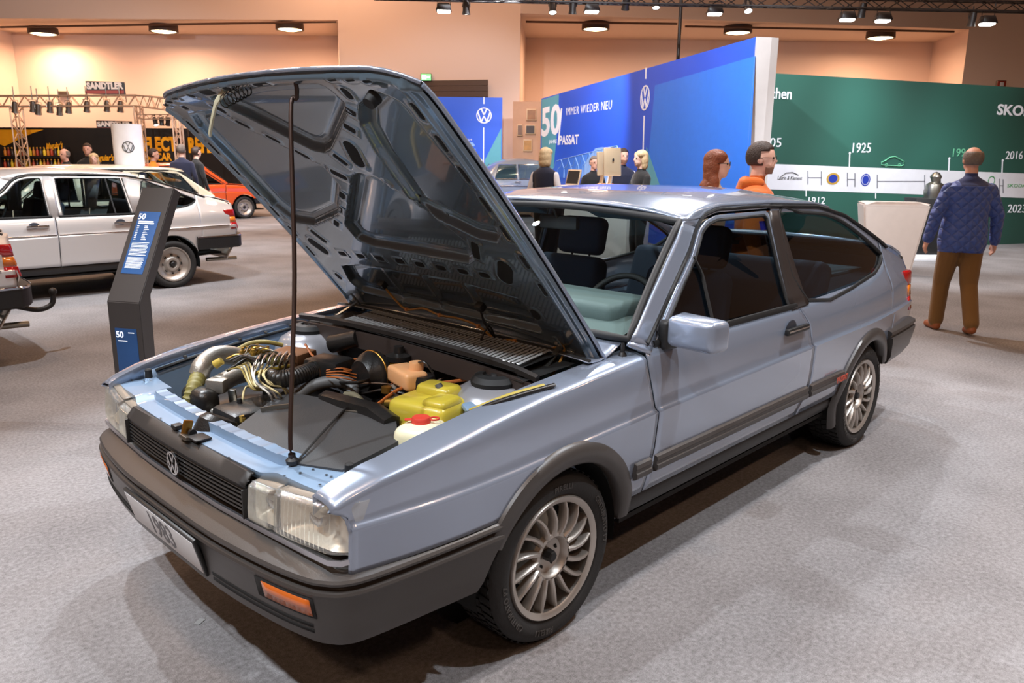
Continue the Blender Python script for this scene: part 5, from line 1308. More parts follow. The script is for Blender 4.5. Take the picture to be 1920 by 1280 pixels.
for x, y0, y1 in ((1511.5, 357, 368), (1642, 362, 372)): gw.poly('tick', [(x-.8, y0), (x+.8, y0), (x+.8, y1), (x-.8, y1)], PW_, .006)
INK = mat('print_grey', (120, 120, 128), .5)
def bar(a, b, w_=.8): gw.poly('timeline_bracket', [(a[0]-w_, a[1]-w_), (b[0]+w_, b[1]-w_), (b[0]+w_, b[1]+w_), (a[0]-w_, a[1]+w_)] if abs(a[0]-b[0]) > abs(a[1]-b[1]) else [(a[0]-w_, a[1]), (a[0]+w_, a[1]), (b[0]+w_, b[1]), (b[0]-w_, b[1])], INK, .008, .003)
for x0, x1, y in ((1515, 1540, 333), (1589, 1603, 336.5), (1645, 1734, 340), (1874, 1881, 348)):
    bar((x0, y), (x1, y)); bar((x0, y-13), (x0, y+13)); bar((x1, y-12), (x1, y+14))
BLU = mat('print_cobalt', (40, 60, 160), .5); GLD = mat('print_gold', (190, 150, 60), .5); GRN = mat('print_leaf', (60, 150, 80), .5); INKB = mat('print_black', (30, 30, 34), .5)
lg = lambda pts, r: mob('logo_script', *sweep([gw.hit(a, b, .009) for a, b in pts], circ(r, 5)), INKB, gw.root, 60)
gw.text('logo_script', 'Laurin & Klement', 1458, 1504, (333, 334), 7, INKB, shear=.3); lg([(1464, 331), (1474, 324), (1486, 323), (1497, 328)], .006)
gw.disc('logo_ring', 1562, 335, 11, GLD, .72, .009, 1.4); gw.disc('logo_disc', 1562, 335, 7.5, BLU, 0, .008, 1.4)
gw.disc('logo_ring', 1623, 337, 11.5, BLU, .82, .009); gw.disc('logo_disc', 1623, 337, 8, BLU, 0, .008)
gw.disc('logo_ring', 1755, 341, 12, INKB, .7, .009); gw.disc('logo_disc', 1755, 341, 7, GRN, 0, .008); gw.disc('logo_ring', 1859, 339, 9, GRN, .8, .009); gw.text('logo_script', 'SKODA', 1889, 1924, 348, 6, GRN)
MINT = mat('print_mint', (110, 190, 150), .5)
q = [(1653, 309), (1653, 304), (1660, 301), (1668, 295), (1678, 293.5), (1688, 299), (1695, 303), (1694, 309), (1690, 311), (1660, 310)]
v, f = sweep([gw.hit(a, b, .009) for a, b in q], circ(.011, 6), True); mob('car_outline', v, f, MINT, gw.root, 60)
for x in (1662, 1686): gw.disc('wheel_outline', x, 309.5, 3.6, MINT, .6, .010)
# white round column with emblem
wc = at(243, 303, 13.4); cyl = empty('advert_column', (wc.x, wc.y, 0)); tag(cyl, 'white round advertising column with thin black emblem behind the cream estate', 'column')
rr_ = 25*13.4/FPX; zt_ = at(243, 233, 13.4).z
turned('column_skin', [(rr_, 0), (rr_, zt_), (0, zt_)], mat('column_white', (236, 236, 246), .5), cyl, 40)
cn = V((CAM.x-wc.x, CAM.y-wc.y, 0)).normalized(); cx_ = V((0, 0, 1)).cross(cn)
emblem(cyl, Matrix(((cx_.x, 0, cn.x, cn.x*(rr_*.985)), (cx_.y, 0, cn.y, cn.y*(rr_*.985)), (0, 1, 0, at(243, 276, 13.4).z), (0, 0, 0, 1))), 10*13.4/FPX, INKB, .012, w=.05)
# black car-care stall
KB = mat('stall_black', (26, 20, 17), .5); YEL = mat('print_yellow', (236, 160, 20), .5, vary=.1)
sA, sB = at(-120, 238, 25.5), at(352, 244, 24.5)
st = Board('stall_wall', sA, sB, sA.z, .15, KB, 'black car-care stall wall with big yellow lettering', 'wall')
st.poly('yellow_print', [(-100, 243), (82, 243), (60, 250), (8, 274), (-20, 262), (-100, 262)], YEL, .006)
st.text('lettering', 'REFLECT', 246, 331, 270, 28, YEL, bold=.05); st.text('lettering', 'YOUR CAR', 250, 322, 294, 15, YEL, bold=.04)
st.text('script_logo', "Meguiar's", 86, 118, (276, 272), 15, YEL, shear=.4, bold=.03); st.text('script_logo', "Meguiar's", 172, 214, 297, 16, YEL, shear=.4, bold=.03)
stb = Board('stall_wall', at(353, 244, 24.4), at(440, 240, 23.8), sA.z, .15, KB, 'second black stall wall with yellow lettering partly behind the raised bonnet', 'wall')
stb.text('lettering', 'REFLECT', 353, 440, 272, 30, YEL, bold=.05)
stp = st.poly('door_post', [(339, 244), (344, 244), (346, 330), (341, 330)], mat('post_brown', (110, 76, 50), .5), .02, .03)
bd = st.root
shelf = empty('display_shelf'); tag(shelf, 'long black shelf of yellow-capped bottles on the car-care stall', 'shelf')
for i, py in enumerate((294, 316)):
    a, b = at(4, py, 24.75), at(126, py, 24.5); c = (a+b)/2
    o = box('shelf_board', c, ((b-a).length, .3, .03), KB, shelf, .003, (0, 0, math.atan2((b-a).y, (b-a).x)))
for sx in (4, 126):
    a = at(sx, 294, 24.75 if sx < 50 else 24.5); box('shelf_post', (a.x, a.y, a.z/2+.15), (.06, .3, a.z+.3), KB, shelf, .004, (0, 0, YAW-math.pi/2))
BOT = [mat('bottle_amber', (196, 120, 30), .3), mat('bottle_yellow', (226, 190, 40), .3), mat('bottle_dark', (60, 44, 36), .3), mat('bottle_red', (170, 60, 30), .3)]
random.seed(5)
proto = {}
for k in range(34):
    row = k // 17; px = 11+(k % 17)*6.7; p = at(px, (294, 316)[row], 24.72-.24*(px-4)/122); c_ = (k*7) % 4
    if c_ not in proto:
        o = turned('bottle', [(0, .015), (.035, .015), (.036, .13), (.014, .17), (.014, .20), (0, .20)], BOT[c_], None, 10); cp2 = turned('cap', [(0, .225), (.016, .225), (.017, .195)], YEL, o, 8); proto[c_] = o
    else: o = copytree(proto[c_])
    o.location = p+V((0, 0, .018)); o.scale = (1.2, 1.2, 1.2)
    tag(o, '%s bottle with yellow cap on the %s board of the car-care shelf' % (('amber', 'yellow', 'dark', 'red')[c_], ('upper', 'lower')[row]), 'bottle', 'bottles on the car-care shelf')
# racing-parts signs
def sign(px0, py0, px1, py1, d, label):
    a, b = at(px0, py0, d), at(px1, py0, d+.3); s_ = Board('hanging_sign', V((a.x, a.y, 0)), V((b.x, b.y, 0)), .01, .06, KB, label, 'sign')
    s_.face.hide_render = False
    z0 = at((px0+px1)/2, py1, d).z; z1 = at((px0+px1)/2, py0, d).z
    for v in s_.face.data.vertices: v.co.z = z0 if v.co.z < .005 else z1
    s_.text('lettering', 'SANDTLER', px0+2, px1-2, py0+(py1-py0)*.36, (py1-py0)*.55, mat('sign_white', (226, 214, 206), .5), bold=.06)
    s_.poly('red_strip', [(px0+.5, py1-(py1-py0)*.27), (px1-.5, py1-(py1-py0)*.27), (px1-.5, py1-.5), (px0+.5, py1-.5)], mat('sign_red', (150, 50, 36), .5), .006)
    return s_
sg1 = sign(160, 152, 233, 176, 23.75, 'black and red sign with white letters standing on the pale truss'); sg2 = sign(180, 226, 247, 244, 24.9, 'lower black sign with white letters above the stall, behind the white column')
for s_ in (sg1, sg2):
    P = s_.face.data.vertices
    for q in (0, 1): p = V(P[q].co); tube('sign_bracket', [V((p.x, p.y, min(v.co.z for v in P)+.05)), V((p.x, p.y, min(v.co.z for v in P)-.22))], .012, BLACK, s_.root, 5, 1)
# trusses
def truss(a, b, w_, m, label, n, group=None, r=.022, name='lighting_truss', legs=()):
    a, b = V(a), V(b); root = empty(name, a); tag(root, label, 'truss', group); d = b-a; t = d.normalized(); up = V((0, 0, 1)) if abs(t.z) < .8 else ER.copy(); sd = t.cross(up).normalized(); up = sd.cross(t)
    off = [sd*(w_/2)*i+up*(w_/2)*j for i, j in ((1, 1), (1, -1), (-1, -1), (-1, 1))]
    for o in off: tube('chord', [o, d+o], r, m, root, 6, 1)
    for k in range(n):
        for q in range(4):
            p, p2 = off[q], off[(q+1) % 4]; s0, s1 = d*(k/n), d*((k+1)/n)
            if (k+q) % 2: p, p2 = p2, p
            tube('brace', [p+s0, p2+s1], r*.55, m, root, 5, 1)
    for p in legs: p = V(p)-a; tube('hanger', [p, V((p.x, p.y, 9.9-a.z))], .012, m, root, 5, 1)
    return root
TRL = mat('truss_warm_alloy', (206, 176, 150), .4, .5); TRD = mat('truss_black', (34, 26, 24), .5)
ta, tb_ = at(-60, 190, 24.5), at(262, 189, 23.5)
truss(ta, tb_, .30, TRL, 'pale alloy truss with small spotlights across the far left stalls', 22)
truss(at(264, 189, 23.3), at(330, 197, 21.5), .30, TRL, 'short pale truss turning towards the raised bonnet', 8)
p = at(330, 199, 21.5); truss((p.x, p.y, .02), (p.x, p.y, p.z), .18, TRL, 'pale truss post behind the raised bonnet corner', 12)
p = at(259, 200, 23.4); truss((p.x, p.y, .02), (p.x, p.y, p.z), .18, TRL, 'pale truss post at the right end of the far left truss', 12)
p = at(30, 200, 24.2); truss((p.x, p.y, .02), (p.x, p.y, p.z), .24, TRL, 'pale truss post near the left picture edge', 12)
t3, t4 = at(264, 219, 23.2), at(334, 219, 21.5); truss(t3, t4, .12, TRL, 'thin lower truss with black lamps beside the raised bonnet', 10, r=.012)
# the black truss along the top of the picture and its lamps
ZT = onz(1600, 6, 4.3).z; tA, tB = onz(700, -12, 4.3), onz(1990, 15, 4.3)
truss(tA, tB, .16, TRD, 'black lighting truss along the upper right of the hall', 46, r=.016, legs=(tA.lerp(tB, .1), tA.lerp(tB, .5), tA.lerp(tB, .9)))
LAMPW = mat('flood_glow', (255, 250, 240), .3, emit=9, vary=0)
def flood(p, sc, label, rz, drop):
    r = empty('flood_light', p, rz); tag(r, label, 'light', 'flood lights on the black truss'); r.scale = (sc, sc, sc)
    vs = [(-.10, -.06, -.02), (.10, -.06, -.02), (.10, .06, -.02), (-.10, .06, -.02), (-.14, -.10, -.15), (.14, -.10, -.15), (.14, .10, -.15), (-.14, .10, -.15)]
    mob('housing', vs, [[3, 2, 1, 0], [0, 1, 5, 4], [1, 2, 6, 5], [2, 3, 7, 6], [3, 0, 4, 7]], TRD, r, 20, solid=.004)
    bm = bmesh.new(); addbox(bm, (0, 0, -.16), (.24, .16, .05), None, .02, 2); bmob('lamp_face', bm, LAMPW, r, 40)
    tube('yoke', [(-.12, 0, -.07), (-.12, 0, .05), (.12, 0, .05), (.12, 0, -.07)], .010, TRD, r, 6, 1); tube('clamp', [(0, 0, .05), (0, 0, .05+drop)], .014, TRD, r, 6, 1)
    return r
def spotlamp(p, sc, label, tilt, rz, drop, m=None, group='spot lamps on the black truss'):
    m = m or TRD; r = empty('spot_lamp', p, rz); tag(r, label, 'light', group); r.scale = (sc, sc, sc)
    h = turned('lamp_can', [(0, .12), (.05, .11), (.062, .04), (.062, -.06), (.075, -.13), (.068, -.13)], m, r, 16, rot=(tilt, 0, 0))
    turned('lens', [(.066, -.12), (.03, -.125), (0, -.127)], LAMPW, h, 16)
    tube('yoke', [(-.07, 0, 0), (-.07, 0, .14), (.07, 0, .14), (.07, 0, 0)], .008, m, r, 6, 1); tube('clamp', [(0, 0, .14), (0, 0, .14+drop)], .012, m, r, 6, 1)
    return r
def trussz(px):                       # the truss point above a pixel column
    t = 0.; best = None
    for i in range(401):
        q = tA.lerp(tB, i/400); rr2, dd = rd(q); x = 960+FPX*(q-CAM).dot(CR)/(q-CAM).dot(_f)
        if best is None or abs(x-px) < best[0]: best = (abs(x-px), q)
    return best[1]
rzl = math.atan2((tB-tA).y, (tB-tA).x)
NM = ['first from the left, above the raised bonnet', 'above the end of the slanted blue wall lettering', 'above the white end of the blue wall', 'left one of a pair above the green wall', 'right one of a pair above the green wall', 'rightmost, near the picture corner']
for (px, py), nm in zip([(832, 10), (1110, 11), (1341, 15), (1590, 26), (1657, 28), (1853, 34)], NM):
    q = trussz(px); d_ = rd(q)[1]; p = at(px, py-6, d_); flood(p, .78*d_/12, 'glowing flood light on black truss, '+nm, rzl, max(.02, q.z-p.z-.08))
NS = ['just right of the first flood light', 'fourth lamp from the left', 'left of the second flood light', 'a dark one right of the second flood light', 'beside the black pole', 'dark, right of the third flood light', 'between the two flood lights over the green wall', 'black, left of the rightmost flood light']
for (px, py, ti), nm in zip([(874, 15, .1), (1036, 14, -.4), (1074, 14, .2), (1174, 6, .5), (1230, 4, -.3), (1402, 12, -.5), (1617, 20, .3), (1823, 37, .15)], NS):
    q = trussz(px); d_ = rd(q)[1]; p = at(px, py-2, d_); spotlamp(p, .8*d_/12, 'black spot lamp on the black truss, '+nm, ti, rzl, max(.02, q.z-p.z-.14))
for i, (px, py) in enumerate([(28, 200), (62, 199), (94, 200), (129, 201), (163, 199), (201, 198), (72, 204), (112, 205), (226, 199)]):
    d_ = 23.9; p = at(px, py, d_); spotlamp(p, 1.3, 'small silver spotlight, number %s along the pale truss' % ('one two three four five six seven eight nine'.split()[[0, 1, 3, 5, 6, 7, 2, 4, 8][i]]), .3, 0, .30, STEEL, 'small spots on the pale truss')
for i, px in enumerate((291, 303, 315)): spotlamp(at(px, 227, 22.5), .95, 'black lamp under the thin lower truss, %s of three' % ('left', 'middle', 'right')[i], .4*(i-1), 0, .05, TRD, 'black lamps under the thin truss')
p0, p1 = at(1276, 0, 17.5), at(1271, 115, 17.5); o = tube('drop_pole', [V((p1.x, p1.y, 2.2)), V((p1.x, p1.y, 9.9))], .038, TRD, None, 8, 1); tag(o, 'thin black pole dropping from the ceiling behind the slanted blue wall', 'pole')
# things on the hall wall
kd = rd(kf0)[1]
def onwall(px, py, d): return at(px, py, d)
ncol = -EF
_cd = V(((fr0-kf0).x, (fr0-kf0).y, 0)).normalized(); _cn = _cd.cross(V((0, 0, 1)))
if _cn.dot(CAM-kf0) < 0: _cn = -_cn
a, b = plane_hit(690, 153, kf0+_cn*.05, _cn), plane_hit(915, 154, kf0+_cn*.05, _cn); zb_ = at(800, 260, BL).z
sh_ = empty('roller_shutter', (a.x, a.y, 0)); tag(sh_, 'brown roller shutter door in the broad column behind the blue panel', 'shutter')
for k in range(16):
    z1 = a.z-k*.17
    vs = [V((0, 0, z1)), (b-a)*V((1, 1, 0)).x+V((0, 0, z1)) if False else V(((b-a).x, (b-a).y, z1)), V(((b-a).x, (b-a).y, z1-.16)), V((0, 0, z1-.16))]
    mob('slat', vs, [[0, 1, 2, 3]], mat('shutter_brown', (84, 64, 52), .5), sh_, 0, solid=.03)
def lightbox(px0, py0, px1, py1, d, m, nm, label, cat):
    a, b, c = at(px0, py0, d), at(px1, py0, d), at(px0, py1, d); r = empty(nm, (a.x, a.y, c.z)); tag(r, label, cat)
    o = box('sign_case', (b-a)/2+V((0, 0, (a.z-c.z)/2)), ((b-a).length, .10, a.z-c.z), mat('case_'+nm, (70, 60, 50), .5), r, .01, (0, 0, YAW-math.pi/2))
    box('sign_face', (0, -.05, 0), ((b-a).length*.92, .02, (a.z-c.z)*.85), m, o, .004); return o
eo = lightbox(789, 138, 809, 152, rd(plane_hit(799, 145, kf0, _cn))[1]-.12, mat('exit_green', (120, 226, 130), .4, emit=1.6, vary=.0), 'exit_sign', 'small lit green emergency exit sign above the roller shutter', 'sign')
PWE = mat('exit_white', (240, 255, 240), .4, emit=2.5, vary=0)
for x in (-.10, -.02): box('running_figure', (x, -.065, 0), (.05, .01, .12), PWE, eo, .003)
box('arrow', (.08, -.065, 0), (.09, .01, .05), PWE, eo, .003)
fo = lightbox(1869, 151, 1886, 165, rd(fr1)[1]-.6, mat('fire_red', (160, 52, 34), .5), 'fire_sign', 'small red fire equipment sign on the wall above the green wall', 'sign'); box('hose_symbol', (0, -.065, 0), (.12, .01, .12), PW_, fo, .003)
vb = lightbox(109, 171, 127, 181, DB-.1, mat('vent_dark', (60, 46, 38), .6), 'wall_vent', 'small brown vent on the back wall left of the parts sign', 'vent')
# stacked framed pictures and shelving at the gap
for i, (x0, y0, x1, y1) in enumerate([(987, 204, 1006, 226), (985, 234, 1004, 252), (981, 261, 998, 284), (970, 233, 980, 255)]):
    a, b, c = at(x0, y0, 24.86), at(x1, y0, 24.86), at(x0, y1, 24.86); r = empty('framed_picture', (a.x, a.y, c.z)); tag(r, 'framed brown picture on the far stall beyond the blue wall, %s' % ('topmost', 'second from the top', 'lowest', 'narrow one at the left')[i], 'picture', 'framed pictures on the far stall')
    o = box('frame', (b-a)/2+V((0, 0, (a.z-c.z)/2)), ((b-a).length, .05, a.z-c.z), mat('frame_pale', (210, 170, 130), .5), r, .006, (0, 0, YAW-math.pi/2)); box('print', (0, -.028, 0), ((b-a).length*.8, .01, (a.z-c.z)*.8), mat('picture_print_%d' % i, ((150, 96, 50), (60, 40, 30), (190, 130, 60), (120, 84, 60))[i], .5, vary=.5, vscale=6), o, 0)
fs_ = Board('stall_wall', at(962, 190, 24.9), at(1016, 190, 24.9), at(962, 190, 24.9).z, .1, mat('far_stall_peach', (200, 150, 116), .6), 'peach stall wall carrying framed pictures beyond the blue wall', 'wall')
# ================================================================== info pillar beside the blue car
KM = mat('pillar_charcoal', (58, 54, 53), .5, bump=.05, bscale=300)
kc = at(238, 640, 4.25); kio = empty('info_pillar', (kc.x, kc.y, 0)); tag(kio, 'charcoal info pillar with slanted blue screen beside the blue car', 'info pillar')
kn = (-ER*.25-EF*.97).normalized(); kx = V((0, 0, 1)).cross(kn).normalized()
if kx.dot(ER) < 0: kx = -kx
zb1 = at(203, 569, 4.2).z; zt1 = at(290, 354, 4.4).z; lean = .37; wk = .215; tk = .078
def kp(a, t, z): 
    off = lean*max(0, (z-zb1)/(zt1-zb1)); return kx*a-kn*(t+off)+V((0, 0, z))
sec = [0, zb1, zt1]; vs = []; fs = []
for z in sec:
    for a, t in ((-wk/2, 0), (wk/2, 0), (wk/2, tk), (-wk/2, tk)): vs.append(kp(a, t, z-(0.03 if t and z == zt1 else 0)+(.03 if t and z == zb1 else 0)))
for i in range(2):
    for k in range(4): fs.append([i*4+k, i*4+(k+1) % 4, i*4+4+(k+1) % 4, i*4+4+k])
fs += [[8, 9, 10, 11], [3, 2, 1, 0]]
bm = bmesh.new(); bv = [bm.verts.new(v) for v in vs]
for f in fs: bm.faces.new([bv[i] for i in f])
bmesh.ops.recalc_face_normals(bm, faces=bm.faces[:]); bmesh.ops.bevel(bm, geom=bm.edges[:], offset=.004, segments=2, affect='EDGES'); bmob('pillar_case', bm, KM, kio, 30)
def screen(z0, z1, a0, a1, name, base, emit):
    q = [kp(a0, -.002, z0), kp(a1, -.002, z0), kp(a1, -.002, z1), kp(a0, -.002, z1)]
    o = mob(name, q, [[0, 1, 2, 3]], mat(name+'_blue', base, .2, emit=emit, vary=.35, vscale=5), kio, 0, solid=.003)
    def line(t, f0, f1, h, nm='text_line'):
        z = z1-(z1-z0)*t; qq = [kp(a0+(a1-a0)*f0, -.004, z-h), kp(a0+(a1-a0)*f1, -.004, z-h), kp(a0+(a1-a0)*f1, -.004, z), kp(a0+(a1-a0)*f0, -.004, z)]
        mob(nm, qq, [[0, 1, 2, 3]], mat('screen_white', (226, 234, 246), .4, emit=.5), o, 0)
    return o, line
H_ = zt1-zb1
so, ln = screen(zb1+.24*H_, zb1+.78*H_, -wk*.33, wk*.33, 'info_screen', (44, 84, 136), .35)
for t, f0, f1 in [(.15, .1, .8), (.18, .1, .85)]: ln(t, f0, f1, .007)
for k in range(9): ln(.23+.027*k, .1, .2, .0035); ln(.23+.027*k, .45, .45+.14+.05*(k % 3), .0035)
for k in range(10): ln(.50+.022*k, .1, .9-.03*(k % 3), .0030)
for k in range(10): ln(.74+.018*k, .1, .88-.04*(k % 2), .0030)
SW = mat('screen_white', (226, 234, 246), .4, emit=.5)
tz = zb1+.735*H_; slope = (kp(0, 0, zt1)-kp(0, 0, zb1)).normalized()
text('screen_title', '50', .05, SW, kio, frame(kp(-wk*.20, -.005, tz), kx, slope), .0005, bold=.001)
po, ln2 = screen(zb1*.34, zb1*.80, -wk*.33, wk*.33, 'info_poster', (40, 74, 120), .1)
text('poster_title', '50', .05, SW, kio, frame(kp(-wk*.18, -.005, zb1*.75), kx, (0, 0, 1)), .0005, bold=.001); ln2(.20, .12, .55, .006); ln2(.06, .62, .9, .005)
qq = [kp(a, -.0045, z) for a, z in ((-wk*.2, zb1*.40), (wk*.2, zb1*.40), (wk*.2, zb1*.44), (wk*.08, zb1*.48), (-wk*.1, zb1*.48), (-wk*.2, zb1*.44))]; mob('poster_car', qq, [list(range(6))], mat('poster_red', (120, 60, 70), .4), kio, 0)
# ================================================================== counters
CW = mat('counter_white', (236, 224, 216), .4)
a, b = at(1612, 373, 11.2), at(1722, 377, 11.0); zt2 = a.z; c0 = at(1640, 492, 11.0); c1 = at(1692, 494, 10.9)
dsk = empty('white_counter', ((c0.x+c1.x)/2, (c0.y+c1.y)/2, 0)); tag(dsk, 'white tapering reception counter in front of the green wall', 'counter')
o0 = V((dsk.location.x, dsk.location.y, 0)); dx = ((b-a)*V((1, 1, 0)).x if False else V(((b-a).x, (b-a).y, 0))).normalized(); dn = V((0, 0, 1)).cross(dx)
if dn.dot(CAM-o0) > 0: dn = -dn
wt, wb2 = 112*11.1/FPX/2, 62*11.1/FPX/2+.06; zt2 = 1.02
vs = []
for z, w_, dp in ((0.02, wb2, .42), (zt2-.06, wt-.01, .62), (zt2-.01, wt, .64), (zt2, wt-.03, .62)):
    for q, t in ((-1, 0), (1, 0), (1, 1), (-1, 1)): vs.append(dx*(q*w_)+dn*(t*dp-(.12 if z > .5 else 0))+V((0, 0, z)))
fs = [[i*4+k, i*4+(k+1) % 4, i*4+4+(k+1) % 4, i*4+4+k] for i in range(3) for k in range(4)]+[[12, 13, 14, 15], [3, 2, 1, 0]]
bm = bmesh.new(); bv = [bm.verts.new(v) for v in vs]
for f in fs: bm.faces.new([bv[i] for i in f])
bmesh.ops.recalc_face_normals(bm, faces=bm.faces[:]); bmesh.ops.bevel(bm, geom=bm.edges[:], offset=.025, segments=3, affect='EDGES'); bmob('counter_body', bm, CW, dsk, 40)
pc = onz(1735, 486, .0); pod = empty('black_plinth', (pc.x, pc.y, 0)); tag(pod, 'low black plinth on a white base behind the man in blue', 'plinth')
box('plinth_base', (0, 0, .05), (.9, .5, .10), WHITE, pod, .01, (0, 0, YAW-math.pi/2)); box('plinth_body', (0, 0, .55), (.75, .42, .92), BLACK, pod, .01, (0, 0, YAW-math.pi/2))
tr = turned('trophy', [(0, 0), (.14, 0), (.16, .10), (.13, .22), (.06, .26), (.09, .34), (.05, .40), (0, .42)], STEEL, None, 20, loc=(pc.x, pc.y, 1.01)); tag(tr, 'rounded bronze metal trophy standing on the black plinth', 'trophy')
# reception desk before the slanted blue wall
ca, cb = at(1034, 345, 12.6), at(1178, 352, 11.6); zc2 = 1.14
ctr = empty('reception_desk', (ca.x, ca.y, 0)); tag(ctr, 'long white reception desk before the slanted blue wall', 'desk')
cd_ = V((cb.x-ca.x, cb.y-ca.y, 0)); cu_ = cd_.normalized(); cn_ = V((0, 0, 1)).cross(cu_)
if cn_.dot(EF) < 0: cn_ = -cn_
ang_ = math.atan2(cu_.y, cu_.x)
box('desk_top', cd_/2+cn_*.3+V((0, 0, zc2)), (cd_.length+.1, .72, .05), CW, ctr, .008, (0, 0, ang_)); box('desk_front', cd_/2+cn_*.3+V((0, 0, zc2/2-.01)), (cd_.length, .60, zc2-.05), CW, ctr, .008, (0, 0, ang_))
def ondesk(t, n_): return V((ca.x, ca.y, 0))+cd_*t+cn_*n_+V((0, 0, zc2+.025))
ALG = mat('monitor_gold', (206, 186, 156), .35, .5)
for t, w_, h_, rz_, lab, n_ in ((.52, .20, .36, 1.15, 'gold-backed monitor turned edge-on on the reception desk', .35), (.67, .22, .42, 1.0, 'gold-backed monitor with a small oval mark on the reception desk', .25)):
    r = empty('monitor', ondesk(t, n_), ang_+rz_); tag(r, lab, 'monitor')
    bm = bmesh.new(); addbox(bm, (0, 0, .16+h_/2), (w_+.06, .035, h_), Euler((-.12, 0, 0)), .014, 3); bmob('screen_case', bm, ALG, r, 40)
    tube('stand_neck', [(0, .10, .012), (0, .05, .15), (0, .03, .26)], .02, ALG, r, 8, 3, r2=.05); box('stand_foot', (0, .06, .008), (.20, .18, .014), ALG, r, .004)
    vs_, fs_2 = lathe([(0, 0), (.022, 0)], 16, 'y'); lo_ = mob('back_mark', vs_, fs_2, INKB, r, 0, loc=(0, -.035, .19+h_/2)); lo_.scale = (.7, 1, 1.2)
tb2 = empty('tablet_frame', ondesk(.22, .15), ang_-.15); tag(tb2, 'dark tablet in a gold frame on the left of the reception desk', 'tablet')
bm = bmesh.new(); addbox(bm, (0, 0, .13), (.30, .02, .24), Euler((-.25, 0, 0)), .006, 2); bmob('frame', bm, ALG, tb2, 40); bm = bmesh.new(); addbox(bm, (0, -.012, .13), (.26, .006, .20), Euler((-.25, 0, 0)), .002, 1); bmob('screen', bm, BLACK, tb2, 40)
pl_ = empty('snack_plate', ondesk(.70, .02)); tag(pl_, 'round pale plate of small snacks at the front of the reception desk', 'plate')
turned('plate', [(0, .002), (.14, .004), (.22, .03), (.225, .034), (.13, 0)], CW, pl_, 28)
for k in range(12):
    a_ = k*2.4; bm = bmesh.new(); bmesh.ops.create_icosphere(bm, subdivisions=1, radius=.028); o = bmob('snack', bm, mat('snack_%d' % (k % 3), ((214, 150, 110), (190, 80, 60), (230, 200, 160))[k % 3], .5), pl_, 60); o.location = (.13*math.sqrt(k/12)*math.cos(a_), .13*math.sqrt(k/12)*math.sin(a_), .03)
# ================================================================== people
def capsule(bm, a, b, ra, rb, n=12, sq=1.0):
    a, b = V(a), V(b); t = (b-a).normalized(); s = t.cross(V((0, 1, 0)))
    if s.length < .1: s = t.cross(V((1, 0, 0)))
    s.normalize(); u = t.cross(s); L = (b-a).length; rings = []
    for k in range(4): an = -math.pi/2+k*math.pi/8; rings.append((a+t*(ra*math.sin(an)), ra*math.cos(an)))
    rings.append((a, ra)); rings.append((b, rb))
    for k in range(1, 5): an = k*math.pi/8; rings.append((b+t*(rb*math.sin(an)), max(.0005, rb*math.cos(an))))
    prev = None; first = None
    for c, r in rings:
        cur = [bm.verts.new(c+s*(max(r, .0005)*math.cos(2*math.pi*i/n))+u*(max(r, .0005)*sq*math.sin(2*math.pi*i/n))) for i in range(n)]
        if prev:
            for i in range(n): bm.faces.new([prev[i], prev[(i+1) % n], cur[(i+1) % n], cur[i]])
        else: first = cur
        prev = cur
    bm.faces.new(first[::-1]); bm.faces.new(prev)
def ellip(bm, c, r, m=None):
    q = bmesh.ops.create_uvsphere(bm, u_segments=20, v_segments=14, radius=1)
    for v in q['verts']: v.co = V((v.co.x*r[0], v.co.y*r[1], v.co.z*r[2]))+V(c)
def loft(bm, rings, n=20):
    prev = None
    for (x, y, z, rx, ry) in rings:
        cur = [bm.verts.new((x+rx*math.cos(2*math.pi*i/n), y+ry*math.sin(2*math.pi*i/n), z)) for i in range(n)]
        if prev:
            for i in range(n): bm.faces.new([prev[i], prev[(i+1) % n], cur[(i+1) % n], cur[i]])
        else: bm.faces.new(cur[::-1])
        prev = cur
    bm.faces.new(prev)
def hair_mass(root, style, hair, hp2):
    bm = bmesh.new()
    E = [((-.012, 0, .038), (.103, .088, .088)), ((-.045, 0, -.02), (.070, .088, .10))]
    for s in (-1, 1): E += [((-.022, s*.070, -.03), (.050, .026, .085)), ((-.03, s*.066, -.085), (.048, .028, .07)), ((.02, s*.058, .055), (.055, .035, .045))]
    E += [((-.055, 0, -.09), (.055, .078, .075))]
    if style == 'long':
        for i in range(9): E.append(((-.06-.006*i+.012*math.sin(i*2.2), .055*math.sin(i*1.9), -.12-.03*i), (.048, .072-.002*i, .055)))
        for s in (-1, 1): E += [((-.01, s*.075, -.15), (.045, .03, .08)), ((.0, s*.08, -.22), (.04, .03, .07))]
    for c, r in E:
        q = bmesh.ops.create_uvsphere(bm, u_segments=16, v_segments=12, radius=1)
        for v in q['verts']: v.co = hp2((v.co.x*r[0]+c[0], v.co.y*r[1]+c[1], v.co.z*r[2]+c[2]))
    me = bpy.data.meshes.new('hair'); bm.to_mesh(me); bm.free(); o = bpy.data.objects.new('hair', me); COL.objects.link(o)
    r = o.modifiers.new('r', 'REMESH'); r.mode = 'VOXEL'; r.voxel_size = .009; sm = o.modifiers.new('s', 'SMOOTH'); sm.iterations = 2
    m2 = bpy.data.meshes.new_from_object(o.evaluated_get(bpy.context.evaluated_depsgraph_get())); bpy.data.objects.remove(o); bpy.data.meshes.remove(me)
    m2.materials.append(hair); m2.shade_smooth(); link(bpy.data.objects.new('hair', m2), root)
